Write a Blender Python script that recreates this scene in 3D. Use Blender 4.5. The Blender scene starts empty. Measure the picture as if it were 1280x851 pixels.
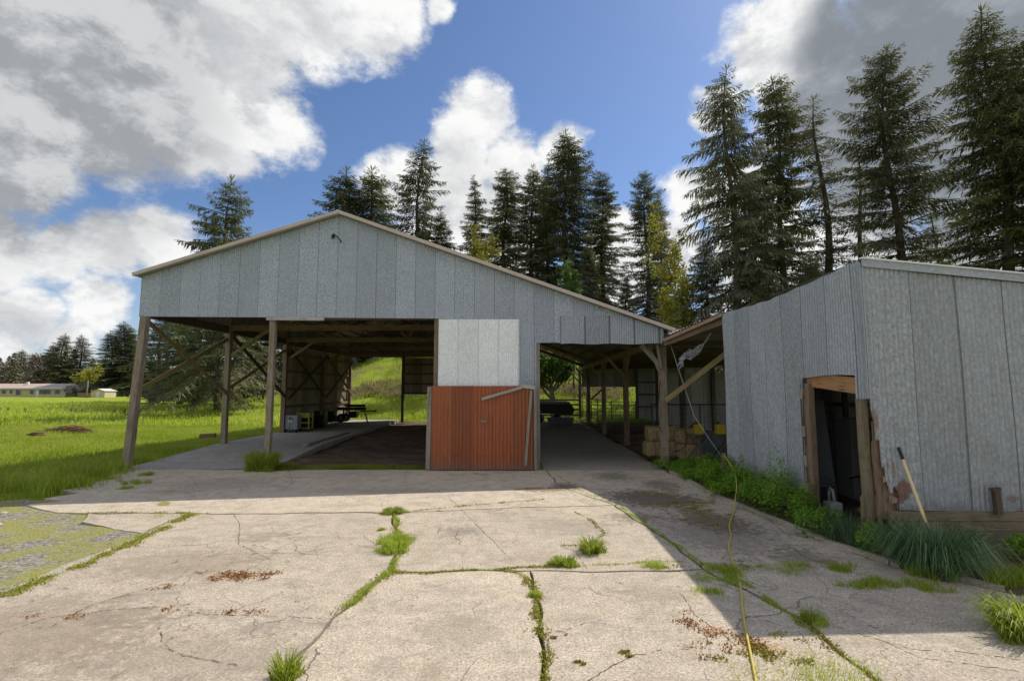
import bpy, math, random
import numpy as np
from mathutils import Vector, Matrix
random.seed(7)
SC = bpy.context.scene
COL = SC.collection
R = math.radians
# ------------------------------------------------------------------ camera numbers
F = 640.0; CAMH = 2.4
PITCH = math.atan(60.5/640); YAW = math.atan(8/640*math.cos(PITCH))
def ray(px, py):
    x = (px-640)/F; y = -(py-425.5)/F
    fy = math.cos(PITCH)-y*math.sin(PITCH); uz = math.sin(PITCH)+y*math.cos(PITCH)
    c, s = math.cos(YAW), math.sin(YAW)
    return (c*x-s*fy, s*x+c*fy, uz)
def at(px, py, Y=None, Z=None, X=None):
    r = ray(px, py)
    t = Y/r[1] if Y is not None else (Z-CAMH)/r[2] if Z is not None else X/r[0]
    return Vector((r[0]*t, r[1]*t, CAMH+r[2]*t))
# ------------------------------------------------------------------ object helpers
ORG = {}
def link(o): COL.objects.link(o); return o
def tag(o, label=None, cat=None, group=None, kind=None):
    if label: o['label'] = label
    if cat: o['category'] = cat
    if group: o['group'] = group
    if kind: o['kind'] = kind
    return o
def thing(name, label, cat, org=(0, 0, 0), group=None, rz=0):
    o = bpy.data.objects.new(name, None); link(o); o.location = org; o.rotation_euler = (0, 0, rz)
    o.empty_display_size = .3
    ORG[o.name] = Vector(org)
    return tag(o, label, cat, group)
def root_org(p):
    while p.parent: p = p.parent
    return ORG.get(p.name, Vector((0, 0, 0)))
class MB:
    def __init__(s): s.v = []; s.f = []; s.uv = []; s.m = []; s.sm = []
    def face(s, pts, uvs=None, mi=0, smooth=False):
        b = len(s.v); s.v += [tuple(p) for p in pts]; s.f.append(tuple(range(b, b+len(pts))))
        s.uv.append(uvs or [(p[0], p[2]) for p in pts]); s.m.append(mi); s.sm.append(smooth); return s
    def box(s, x0, x1, y0, y1, z0, z1, mi=0):
        c = [(x, y, z) for z in (z0, z1) for y in (y0, y1) for x in (x0, x1)]
        sx, sy, sz = x1-x0, y1-y0, z1-z0; o = random.random()*9
        for q, (a, b) in (((0, 2, 3, 1), (sx, sy)), ((4, 5, 7, 6), (sx, sy)), ((0, 1, 5, 4), (sx, sz)), ((2, 6, 7, 3), (sx, sz)), ((0, 4, 6, 2), (sy, sz)), ((1, 3, 7, 5), (sy, sz))):
            P = [c[i] for i in q]
            L = 'x' if sx >= max(sy, sz) else 'y' if sy >= sz else 'z'
            k = 'xyz'.index(L)
            s.face(P, [(o+sum(p[j] for j in range(3) if j != k)*.8, o+p[k]) for p in P], mi)
        return s
    def beam(s, p0, p1, w, h, up=(0, 0, 1), mi=0, taper=1.0, seg=1, jit=0):
        p0 = Vector(p0); p1 = Vector(p1); d = p1-p0; L = d.length; d.normalize()
        up = Vector(up)
        if abs(d.dot(up)) > .98: up = Vector((0, 1, 0))
        a = d.cross(up).normalized(); b = a.cross(d).normalized(); o = random.random()*9
        rings = []
        for i in range(seg+1):
            t = i/seg; c = p0+(p1-p0)*t; k = 1+(taper-1)*t
            j = Vector((random.uniform(-jit, jit), random.uniform(-jit, jit), 0)) if 0 < i < seg or jit else Vector()
            rings.append(([c+j+a*w/2*sa*k*(1+random.uniform(-jit, jit)*2)+b*h/2*sb*k*(1+random.uniform(-jit, jit)*2) for sa, sb in ((-1, -1), (1, -1), (1, 1), (-1, 1))], o+L*t))
        for (r0, v0), (r1, v1) in zip(rings, rings[1:]):
            for i in range(4):
                j = (i+1) % 4; u0 = o+i*.2; u1 = u0+.2
                s.face([r0[i], r0[j], r1[j], r1[i]], [(u0, v0), (u1, v0), (u1, v1), (u0, v1)], mi)
        r0 = rings[0][0]; r1 = rings[-1][0]
        s.face([r0[3], r0[2], r0[1], r0[0]], [(o, o)]*4, mi); s.face(r1, [(o, o)]*4, mi)
        return s
    def tube(s, pts, rad, n=8, mi=0, caps=True, smooth=True):
        pts = [Vector(p) for p in pts]
        if not hasattr(rad, '__len__'): rad = [rad]*len(pts)
        rings = []; prev = None; L = 0
        for i, p in enumerate(pts):
            d = (pts[min(i+1, len(pts)-1)]-pts[max(i-1, 0)]).normalized()
            if prev is None:
                u = Vector((0, 0, 1)) if abs(d.z) < .9 else Vector((1, 0, 0)); a = d.cross(u).normalized()
            else: a = (prev-d*prev.dot(d)).normalized()
            prev = a; b = d.cross(a)
            if i: L += (p-pts[i-1]).length
            rings.append(([p+(a*math.cos(2*math.pi*k/n)+b*math.sin(2*math.pi*k/n))*rad[i] for k in range(n)], L))
        for (r0, v0), (r1, v1) in zip(rings, rings[1:]):
            for i in range(n):
                j = (i+1) % n
                s.face([r0[i], r0[j], r1[j], r1[i]], [(i/n, v0), ((i+1)/n, v0), ((i+1)/n, v1), (i/n, v1)], mi, smooth)
        if caps:
            s.face(rings[0][0][::-1], [(0, 0)]*n, mi); s.face(rings[-1][0], [(0, 0)]*n, mi)
        return s
    def lathe(s, c, prof, n=20, mi=0, sx=1, sy=1):
        c = Vector(c)
        rs = [[c+Vector((math.cos(2*math.pi*k/n)*r*sx, math.sin(2*math.pi*k/n)*r*sy, z)) for k in range(n)] for r, z in prof]
        for a, b in zip(rs, rs[1:]):
            for i in range(n):
                j = (i+1) % n; s.face([a[i], a[j], b[j], b[i]], [(i/n, 0), ((i+1)/n, 0), ((i+1)/n, 1), (i/n, 1)], mi, True)
        s.face(rs[0][::-1], None, mi); s.face(rs[-1], None, mi)
        return s
    def corrug(s, p0, p1, zb, zt, pitch=.068, amp=.008, samp=6, sheet=.61, lap=.004, rows=None, warp=0, mi=0):
        # corrugated sheets from p0 to p1 (xy); outside is on the right hand of p0->p1
        p0 = Vector((p0[0], p0[1])); p1 = Vector((p1[0], p1[1])); L = (p1-p0).length; d = (p1-p0)/L
        nrm = Vector((d.y, -d.x)); n = max(1, int(L/pitch*samp))
        rr = random.Random(int(L*1000)); offs = [rr.uniform(0, lap) for _ in range(int(L/sheet)+3)]
        def P(u, z, k):
            o = amp*math.sin(2*math.pi*u/pitch)+offs[k]+warp*math.sin(u*2.3+z*1.7)
            q = p0+d*u+nrm*o
            return (q.x, q.y, z)
        for i in range(n):
            u0 = L*i/n; u1 = L*(i+1)/n; um = (u0+u1)/2; k = int(um/sheet)
            b = zb(um); t0 = zt(u0); t1 = zt(u1)
            if min(t0, t1)-b < .005: continue
            nr = rows or 1
            for r in range(nr):
                f0, f1 = r/nr, (r+1)/nr
                z00 = b+(t0-b)*f0; z01 = b+(t0-b)*f1; z10 = b+(t1-b)*f0; z11 = b+(t1-b)*f1
                s.face([P(u0, z00, k), P(u1, z10, k), P(u1, z11, k), P(u0, z01, k)], [(u0, z00), (u1, z10), (u1, z11), (u0, z01)], mi, True)
        return s
    def build(s, name, mat, parent=None, org=None, bevel=0, weld=False):
        o_ = root_org(parent) if parent else Vector(org or (0, 0, 0))
        me = bpy.data.meshes.new(name)
        me.from_pydata([(x-o_.x, y-o_.y, z-o_.z) for x, y, z in s.v], [], s.f)
        uvl = me.uv_layers.new(name='UVMap')
        flat = [c for u in s.uv for p in u for c in p]
        uvl.data.foreach_set('uv', flat)
        me.polygons.foreach_set('material_index', s.m); me.polygons.foreach_set('use_smooth', s.sm)
        for m in (mat if isinstance(mat, (list, tuple)) else [mat]): me.materials.append(m)
        import bmesh
        if any(s.sm) or bevel or weld:
            bm = bmesh.new(); bm.from_mesh(me); bmesh.ops.remove_doubles(bm, verts=bm.verts, dist=.0002)
            bm.to_mesh(me); bm.free()
        o = bpy.data.objects.new(name, me); link(o)
        if parent: o.parent = parent
        else: o.location = o_; ORG[o.name] = o_
        if bevel:
            b = o.modifiers.new('bevel', 'BEVEL'); b.width = bevel; b.segments = 2; b.limit_method = 'ANGLE'
        return o
def np_mesh(name, V, F3, mat, parent=None, org=None, smooth=False, attrs=None, matidx=None):
    o_ = root_org(parent) if parent else Vector(org or (0, 0, 0))
    V = np.asarray(V, dtype=np.float32)-np.array(o_, dtype=np.float32)
    F3 = np.asarray(F3, dtype=np.int32); k = F3.shape[1]
    me = bpy.data.meshes.new(name)
    me.vertices.add(len(V)); me.vertices.foreach_set('co', V.ravel())
    me.loops.add(F3.size); me.loops.foreach_set('vertex_index', F3.ravel())
    me.polygons.add(len(F3)); me.polygons.foreach_set('loop_start', np.arange(0, F3.size, k, dtype=np.int32))
    if smooth: me.polygons.foreach_set('use_smooth', np.ones(len(F3), dtype=bool))
    for m in (mat if isinstance(mat, (list, tuple)) else [mat]): me.materials.append(m)
    if matidx is not None: me.polygons.foreach_set('material_index', np.asarray(matidx, dtype=np.int32))
    me.update(calc_edges=True)
    o = bpy.data.objects.new(name, me); link(o)
    if parent: o.parent = parent
    else: o.location = o_; ORG[o.name] = o_
    return o
def copy_thing(src, loc, rz, sc, label, group=None):
    r = src.copy(); COL.objects.link(r); r.location = loc; r.rotation_euler = (0, 0, rz); r.scale = sc; r['label'] = label
    if group: r['group'] = group
    for ch in src.children:
        c = ch.copy(); COL.objects.link(c); c.parent = r
        for g in ch.children:
            d = g.copy(); COL.objects.link(d); d.parent = c
    return r
# ------------------------------------------------------------------ material helpers
class MT:
    def __init__(s, name):
        s.mat = bpy.data.materials.new(name); s.mat.use_nodes = True; s.nt = s.mat.node_tree; s.nt.nodes.clear()
        s.out = s.nt.nodes.new('ShaderNodeOutputMaterial'); s.bsdf = s.n('ShaderNodeBsdfPrincipled')
        s.nt.links.new(s.bsdf.outputs[0], s.out.inputs[0])
    def n(s, t, ins=None, **props):
        nd = s.nt.nodes.new(t)
        for k, v in props.items(): setattr(nd, k, v)
        for k, v in (ins or {}).items(): s.set(nd, k, v)
        return nd
    def set(s, nd, k, v):
        i = nd.inputs[k]
        if isinstance(v, bpy.types.NodeSocket): s.nt.links.new(v, i)
        elif isinstance(v, bpy.types.Node): s.nt.links.new(v.outputs[0], i)
        else:
            if i.type == 'RGBA' and len(v) == 3: v = (*v, 1)
            i.default_value = v
    def math(s, op, a, b=0.0, c=None, clamp=False):
        n = s.n('ShaderNodeMath', {0: a, 1: b}, operation=op, use_clamp=clamp)
        if c is not None: s.set(n, 2, c)
        return n.outputs[0]
    def mix(s, f, a, b, mode='MIX'):
        n = s.n('ShaderNodeMix', data_type='RGBA', blend_type=mode); s.set(n, 0, f); s.set(n, 6, a); s.set(n, 7, b); return n.outputs[2]
    def ramp(s, x, stops, interp='LINEAR'):
        n = s.n('ShaderNodeValToRGB', {0: x}); r = n.color_ramp; r.interpolation = interp
        while len(r.elements) < len(stops): r.elements.new(.5)
        for e, (p, c) in zip(r.elements, stops): e.position = p; e.color = (*c, 1) if hasattr(c, '__len__') else (c, c, c, 1)
        return n.outputs[0]
    def sstep(s, x, a, b):
        n = s.n('ShaderNodeMapRange', {0: x, 1: a, 2: b, 3: 0., 4: 1.}, interpolation_type='SMOOTHSTEP'); return n.outputs[0]
    def noise(s, vec, scale, detail=3, rough=.5, dist=0.):
        return s.n('ShaderNodeTexNoise', {'Vector': vec, 'Scale': scale, 'Detail': detail, 'Roughness': rough, 'Distortion': dist}).outputs[0]
    def voro(s, vec, scale, feature='F1', out=0, rnd=1.0):
        return s.n('ShaderNodeTexVoronoi', {'Vector': vec, 'Scale': scale, 'Randomness': rnd}, feature=feature).outputs[out]
    def vscale(s, vec, sc, loc=(0, 0, 0), rot=(0, 0, 0)):
        return s.n('ShaderNodeMapping', {0: vec, 1: loc, 2: rot, 3: sc}).outputs[0]
    def obj(s): return s.n('ShaderNodeTexCoord').outputs['Object']
    def uv(s): return s.n('ShaderNodeTexCoord').outputs['UV']
    def geo(s): return s.n('ShaderNodeNewGeometry').outputs['Position']
    def sep(s, v): return s.n('ShaderNodeSeparateXYZ', {0: v}).outputs
    def bump(s, h, strength=.3, dist=.01, prev=None):
        n = s.n('ShaderNodeBump', {'Height': h, 'Strength': strength, 'Distance': dist})
        if prev is not None: s.set(n, 'Normal', prev)
        return n.outputs[0]
    def blob(s, pos, x, y, rx, ry, rot=0):
        # 1 in the middle of an ellipse on the ground, 0 outside
        m = s.n('ShaderNodeVectorMath', {0: pos, 1: (x, y, 0)}, operation='SUBTRACT').outputs[0]
        m = s.n('ShaderNodeMapping', {0: m, 2: (0, 0, -rot), 3: (1, 1, 1)}).outputs[0]
        m = s.n('ShaderNodeVectorMath', {0: m, 1: (1/rx, 1/ry, 0)}, operation='MULTIPLY').outputs[0]
        l = s.n('ShaderNodeVectorMath', {0: m}, operation='LENGTH').outputs['Value']
        return s.math('SUBTRACT', 1.0, l, clamp=True)
    def fin(s, col, rough=.8, normal=None, metal=0., spec=.3):
        s.set(s.bsdf, 'Base Color', col); s.set(s.bsdf, 'Roughness', rough); s.set(s.bsdf, 'Metallic', metal)
        s.set(s.bsdf, 'Specular IOR Level', spec)
        if normal is not None: s.set(s.bsdf, 'Normal', normal)
        return s.mat
def m_plain(name, col, rough=.7, metal=0., var=.25, scale=8, spec=.3, bump=.15):
    m = MT(name); n = m.noise(m.obj(), scale, 5, .6); n2 = m.noise(m.obj(), scale*9, 3, .6)
    k = m.math('ADD', m.math('MULTIPLY', n, var*1.4), m.math('MULTIPLY', n2, var*.6)); k = m.math('ADD', k, 1-var)
    c = m.mix(1.0, (*col, 1), m.n('ShaderNodeCombineColor', {0: k, 1: k, 2: k}).outputs[0], 'MULTIPLY')
    return m.fin(c, rough, m.bump(n2, bump, .01), metal, spec)
def m_galv(name, base, sheet=.61, mott=.5, tone=.18, seam=.45, dirt=(.16, .15, .13), dirtamt=.25, rust=None, metal=.25, rough=.5, warm=None, low=None, sw=1.):
    m = MT(name); uv = m.uv(); u, v, _ = m.sep(uv)
    q = m.math('DIVIDE', u, sheet); idx = m.math('FLOOR', q); fr = m.math('FRACT', q)
    wn = m.n('ShaderNodeTexWhiteNoise', {'W': idx}, noise_dimensions='1D').outputs['Value']
    wn2 = m.n('ShaderNodeTexWhiteNoise', {'W': m.math('ADD', idx, 31.7)}, noise_dimensions='1D').outputs['Value']
    # crystal patches, stronger on some sheets
    sp = m.voro(m.vscale(uv, (1, .6, 1)), 34, out=1); sv = m.n('ShaderNodeSeparateColor', {0: sp}).outputs[0]
    fine = m.noise(m.vscale(uv, (1, .55, 1)), 24, 5, .8)
    mk = m.math('MULTIPLY', m.sstep(fine, .46, .56), m.math('MULTIPLY', m.math('ADD', wn2, .25), mott))
    big = m.noise(uv, .9, 4, .6); streak = m.noise(m.vscale(uv, (26, .9, 1)), 1, 4, .6)
    k = m.math('ADD', .93-tone/2, m.math('MULTIPLY', wn, tone))
    k = m.math('MULTIPLY', k, m.math('ADD', .86, m.math('MULTIPLY', big, .28)))
    k = m.math('ADD', k, m.math('MULTIPLY', mk, .42))
    k = m.math('MULTIPLY', k, m.math('ADD', .90, m.math('MULTIPLY', sv, .2)))
    c = m.mix(1.0, (*base, 1), m.n('ShaderNodeCombineColor', {0: k, 1: k, 2: k}).outputs[0], 'MULTIPLY')
    if warm: c = m.mix(m.math('MULTIPLY', wn2, .6), c, (*warm, 1))
    c = m.mix(m.math('MULTIPLY', m.sstep(streak, .5, .75), dirtamt), c, (*dirt, 1))
    rs_ = m.noise(m.vscale(uv, (14, .55, 1), (3, 1, 0)), 1, 4, .7)
    c = m.mix(m.math('MULTIPLY', m.math('MULTIPLY', m.sstep(rs_, .60, .74), m.sstep(big, .45, .6)), dirtamt), c, (.17, .10, .06, 1))
    e = m.math('MINIMUM', fr, m.math('SUBTRACT', 1.0, fr))
    wob = m.math('MULTIPLY', m.noise(m.vscale(uv, (.1, 3, 1)), 1, 3, .6), .03)
    sm = m.math('SUBTRACT', 1.0, m.sstep(e, .004*sw, m.math('ADD', .014*sw, wob)))
    c = m.mix(m.math('MULTIPLY', sm, seam), c, (.05, .055, .06, 1))
    # nail heads in rows
    nv = m.math('ABSOLUTE', m.math('SUBTRACT', m.math('FRACT', m.math('DIVIDE', v, .92)), .5))
    nu = m.math('ABSOLUTE', m.math('SUBTRACT', m.math('FRACT', m.math('DIVIDE', u, sheet/4)), .5))
    nl = m.math('MULTIPLY', m.math('LESS_THAN', nv, .008), m.math('LESS_THAN', nu, .045))
    c = m.mix(m.math('MULTIPLY', nl, .55), c, (.09, .06, .045, 1))
    if rust:
        rf = m.noise(uv, 5, 5, .7)
        for (cu, cv, ru, rv, amt) in rust:
            b = m.blob(m.uv(), cu, cv, ru, rv)
            b = m.sstep(m.math('ADD', b, m.math('MULTIPLY', m.math('SUBTRACT', rf, .5), 1.2)), .3, .55)
            c = m.mix(m.math('MULTIPLY', b, amt), c, m.ramp(m.noise(uv, 30, 4, .6), [(.3, (.10, .035, .015)), (.7, (.24, .10, .05))]))
    if low:   # splash dirt along the bottom edge
        z0, z1 = low; lf = m.math('ADD', v, m.math('MULTIPLY', m.math('SUBTRACT', m.noise(uv, 6, 4, .7), .5), .5))
        c = m.mix(m.math('MULTIPLY', m.math('SUBTRACT', 1.0, m.sstep(lf, z0, z1)), .55), c, (.13, .12, .10, 1))
    n = m.bump(m.noise(m.vscale(uv, (1.6, 1, 1)), 1.7, 3, .55), .55, .10); n = m.bump(m.noise(uv, 9, 3, .5), .3, .02, n); n = m.bump(fine, .12, .004, n)
    r = m.math('ADD', rough-.08, m.math('MULTIPLY', big, .2))
    return m.fin(c, r, n, metal, .4)
def m_wood(name, c1, c2, crack=(.03, .025, .02), stain=None, rough=.85):
    m = MT(name); uv = m.uv()
    g = m.noise(m.vscale(uv, (38, 1.6, 1)), 1, 5, .65, .4); g2 = m.noise(m.vscale(uv, (90, 3, 1)), 1, 3, .6); b = m.noise(m.vscale(uv, (3, .9, 1)), 1, 3, .6)
    c = m.mix(g, (*c1, 1), (*c2, 1)); c = m.mix(m.math('MULTIPLY', m.sstep(b, .45, .7), .5), c, (*[x*.55 for x in c1], 1))
    c = m.mix(m.math('MULTIPLY', m.sstep(g2, .55, .66), .85), c, (*crack, 1))
    if stain: c = m.mix(m.math('MULTIPLY', m.sstep(m.noise(m.obj(), 2.5, 4, .7), .5, .65), .7), c, (*stain, 1))
    return m.fin(c, rough, m.bump(m.math('ADD', g, g2), .6, .012), 0, .2)
def m_leaf(name, cols, rough=.6, transl=.3, scale=.5):
    m = MT(name); rnd = m.n('ShaderNodeNewGeometry').outputs['Random Per Island']
    st = [(i/(len(cols)-1), c) for i, c in enumerate(cols)]
    big = m.noise(m.obj(), scale, 3, .6); oi = m.n('ShaderNodeObjectInfo').outputs['Random']
    x = m.math('ADD', m.math('MULTIPLY', rnd, .5), m.math('MULTIPLY', m.sstep(big, .3, .7), .5))
    c = m.ramp(x, st); k = m.math('ADD', .8, m.math('MULTIPLY', oi, .4))
    c = m.mix(1.0, c, m.n('ShaderNodeCombineColor', {0: k, 1: k, 2: k}).outputs[0], 'MULTIPLY')
    m.fin(c, rough, None, 0, .25)
    tr = m.n('ShaderNodeBsdfTranslucent', {0: c}); mx = m.n('ShaderNodeMixShader', {0: transl, 1: m.bsdf.outputs[0], 2: tr.outputs[0]})
    m.nt.links.new(mx.outputs[0], m.out.inputs[0]); return m.mat
MATS = {}
def mk():
    g = MATS
    g['galv'] = m_galv('weathered_galvanised', (.325, .355, .405), mott=1.15, tone=.16, low=None)
    g['galv_shed'] = m_galv('weathered_galvanised_shed', (.30, .32, .34), sheet=.72, mott=1.0, tone=.12, seam=.7, dirtamt=.4, rust=[(.40, .85, .22, .3, .8), (.05, 1.9, .1, .4, .6), (2.05, .75, .14, .1, .5)], low=(.5, .75))
    g['galv_side'] = m_galv('galvanised_shed_side', (.31, .335, .37), sheet=.75, mott=.7, tone=.2, seam=.8, sw=2.2, dirtamt=.3, low=(.4, .8))
    g['white_sheet'] = m_galv('white_painted_sheet', (.84, .86, .87), mott=.08, tone=.05, seam=.35, dirtamt=.12, metal=0, rough=.6)
    g['red_sheet'] = m_galv('red_brown_painted_sheet', (.27, .068, .024), mott=.25, tone=.5, seam=.35, dirt=(.15, .045, .022), dirtamt=.6, metal=0, rough=.45, warm=(.44, .155, .05), low=(.0, .35))
    g['galv_in'] = m_galv('old_sheet_inside', (.30, .30, .28), mott=.2, tone=.4, seam=.7, dirtamt=.5, metal=.1, rough=.7)
    g['tan_in'] = m_galv('stained_tan_sheet', (.36, .30, .21), mott=.2, tone=.6, seam=.8, dirt=(.10, .08, .05), dirtamt=.8, metal=0, rough=.8)
    g['trim'] = m_plain('faded_beige_trim', (.50, .42, .37), .6, var=.3, scale=3)
    g['rusttrim'] = m_plain('rusty_roof_edge', (.30, .20, .145), .85, var=.8, scale=6)
    g['post'] = m_wood('weathered_post', (.20, .155, .105), (.40, .335, .26))
    g['postbrown'] = m_wood('brown_post', (.17, .11, .075), (.30, .22, .16))
    g['wood'] = m_wood('grey_board', (.22, .185, .145), (.40, .36, .30))
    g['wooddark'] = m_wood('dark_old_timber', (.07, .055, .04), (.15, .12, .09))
    g['woodyellow'] = m_wood('yellowed_brace', (.22, .17, .08), (.36, .29, .14))
    g['woodorange'] = m_wood('orange_fresh_board', (.32, .16, .07), (.46, .27, .14))
    g['woodmoss'] = m_wood('mossy_sill_board', (.17, .135, .08), (.30, .25, .17), stain=(.10, .11, .035))
    g['woodpale'] = m_wood('pale_board', (.38, .36, .33), (.55, .53, .49))
    g['black'] = m_plain('black_plastic', (.015, .015, .016), .45, var=.2)
    g['steel'] = m_plain('grey_steel', (.22, .22, .23), .45, .6, var=.3)
    g['darksteel'] = m_plain('dark_painted_steel', (.035, .037, .04), .5, .3, var=.3)
    g['rubber'] = m_plain('rubber', (.02, .02, .02), .9, var=.2)
    g['yellow'] = m_plain('yellow_plastic', (.48, .34, .03), .5, var=.2)
    g['hose'] = m_plain('yellow_hose', (.52, .42, .09), .5, var=.35, scale=14)
    g['ygreen'] = m_plain('yellow_green_paint', (.42, .40, .08), .55, var=.35)
    g['white'] = m_plain('white_plastic', (.62, .62, .60), .5, var=.12)
    g['greyplastic'] = m_plain('grey_plastic', (.25, .26, .27), .5, var=.2)
    g['teal'] = m_plain('faded_teal_plastic', (.13, .17, .17), .6, var=.3)
    g['handle'] = m_plain('pale_yellow_fibreglass', (.66, .52, .26), .4, var=.15, scale=20)
    g['hay'] = m_hay()
    g['house'] = m_plain('cream_wall', (.52, .44, .26), .8, var=.15, scale=1)
    g['houseroof'] = m_plain('pinkish_shingle', (.46, .36, .32), .9, var=.25, scale=1)
    g['glass'] = m_plain('dark_glass', (.06, .08, .09), .1, var=.1, spec=.6)
    g['paleroof'] = m_plain('white_metal_roof', (.72, .72, .72), .5, var=.1)
    g['bark'] = m_wood('conifer_bark', (.07, .055, .045), (.17, .14, .115))
    g['needles'] = m_leaf('conifer_needles', [(.10, .12, .055), (.145, .165, .075), (.20, .205, .09), (.27, .24, .11)], transl=.3, scale=.25)
    g['needles2'] = m_leaf('grey_green_needles', [(.105, .12, .075), (.145, .16, .095), (.20, .20, .115), (.26, .23, .14)], transl=.3, scale=.25)
    g['yleaf'] = m_leaf('spring_yellow_leaves', [(.16, .17, .025), (.26, .25, .04), (.36, .32, .05)], transl=.45)
    g['gleaf'] = m_leaf('fresh_green_leaves', [(.05, .10, .02), (.09, .16, .03), (.14, .21, .045)], transl=.35)
    g['twig'] = m_leaf('bare_twigs', [(.18, .15, .13), (.26, .22, .185), (.32, .26, .20)], transl=0)
    g['blossom'] = m_leaf('white_blossom', [(.35, .33, .30), (.5, .48, .45), (.62, .6, .58)], transl=.2)
    g['blade'] = m_leaf('grass_blades', [(.19, .26, .022), (.27, .36, .03), (.35, .43, .045), (.43, .48, .09), (.50, .42, .20)], rough=.5, transl=.55, scale=.22)
    g['bladedark'] = m_leaf('dark_grass_blades', [(.05, .11, .05), (.09, .17, .075), (.16, .24, .11), (.38, .40, .24)], transl=.35, scale=1.5)
    g['drygrass'] = m_leaf('dry_grass', [(.28, .23, .12), (.38, .32, .17), (.20, .22, .06)], transl=.3)
    g['weed'] = m_leaf('weed_leaves', [(.12, .25, .02), (.18, .34, .03), (.26, .42, .045)], transl=.4, scale=2.)
    g['mossgreen'] = m_leaf('moss_tufts', [(.22, .17, .02), (.30, .26, .03), (.24, .28, .03)], transl=.2, scale=3.)
    g['mossbrown'] = m_leaf('rust_brown_moss', [(.20, .08, .025), (.34, .15, .04), (.30, .20, .05)], transl=.1, scale=3.)
def m_hay():
    m = MT('straw'); o = m.obj()
    a = m.noise(m.vscale(o, (12, 60, 60)), 1, 4, .7); b = m.noise(m.vscale(o, (60, 60, 10)), 1, 4, .7)
    x = m.math('MAXIMUM', a, b); c = m.ramp(x, [(.42, (.16, .11, .05)), (.53, (.42, .30, .15)), (.66, (.68, .54, .32))])
    return m.fin(c, .9, m.bump(x, .8, .03), 0, .1)
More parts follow.
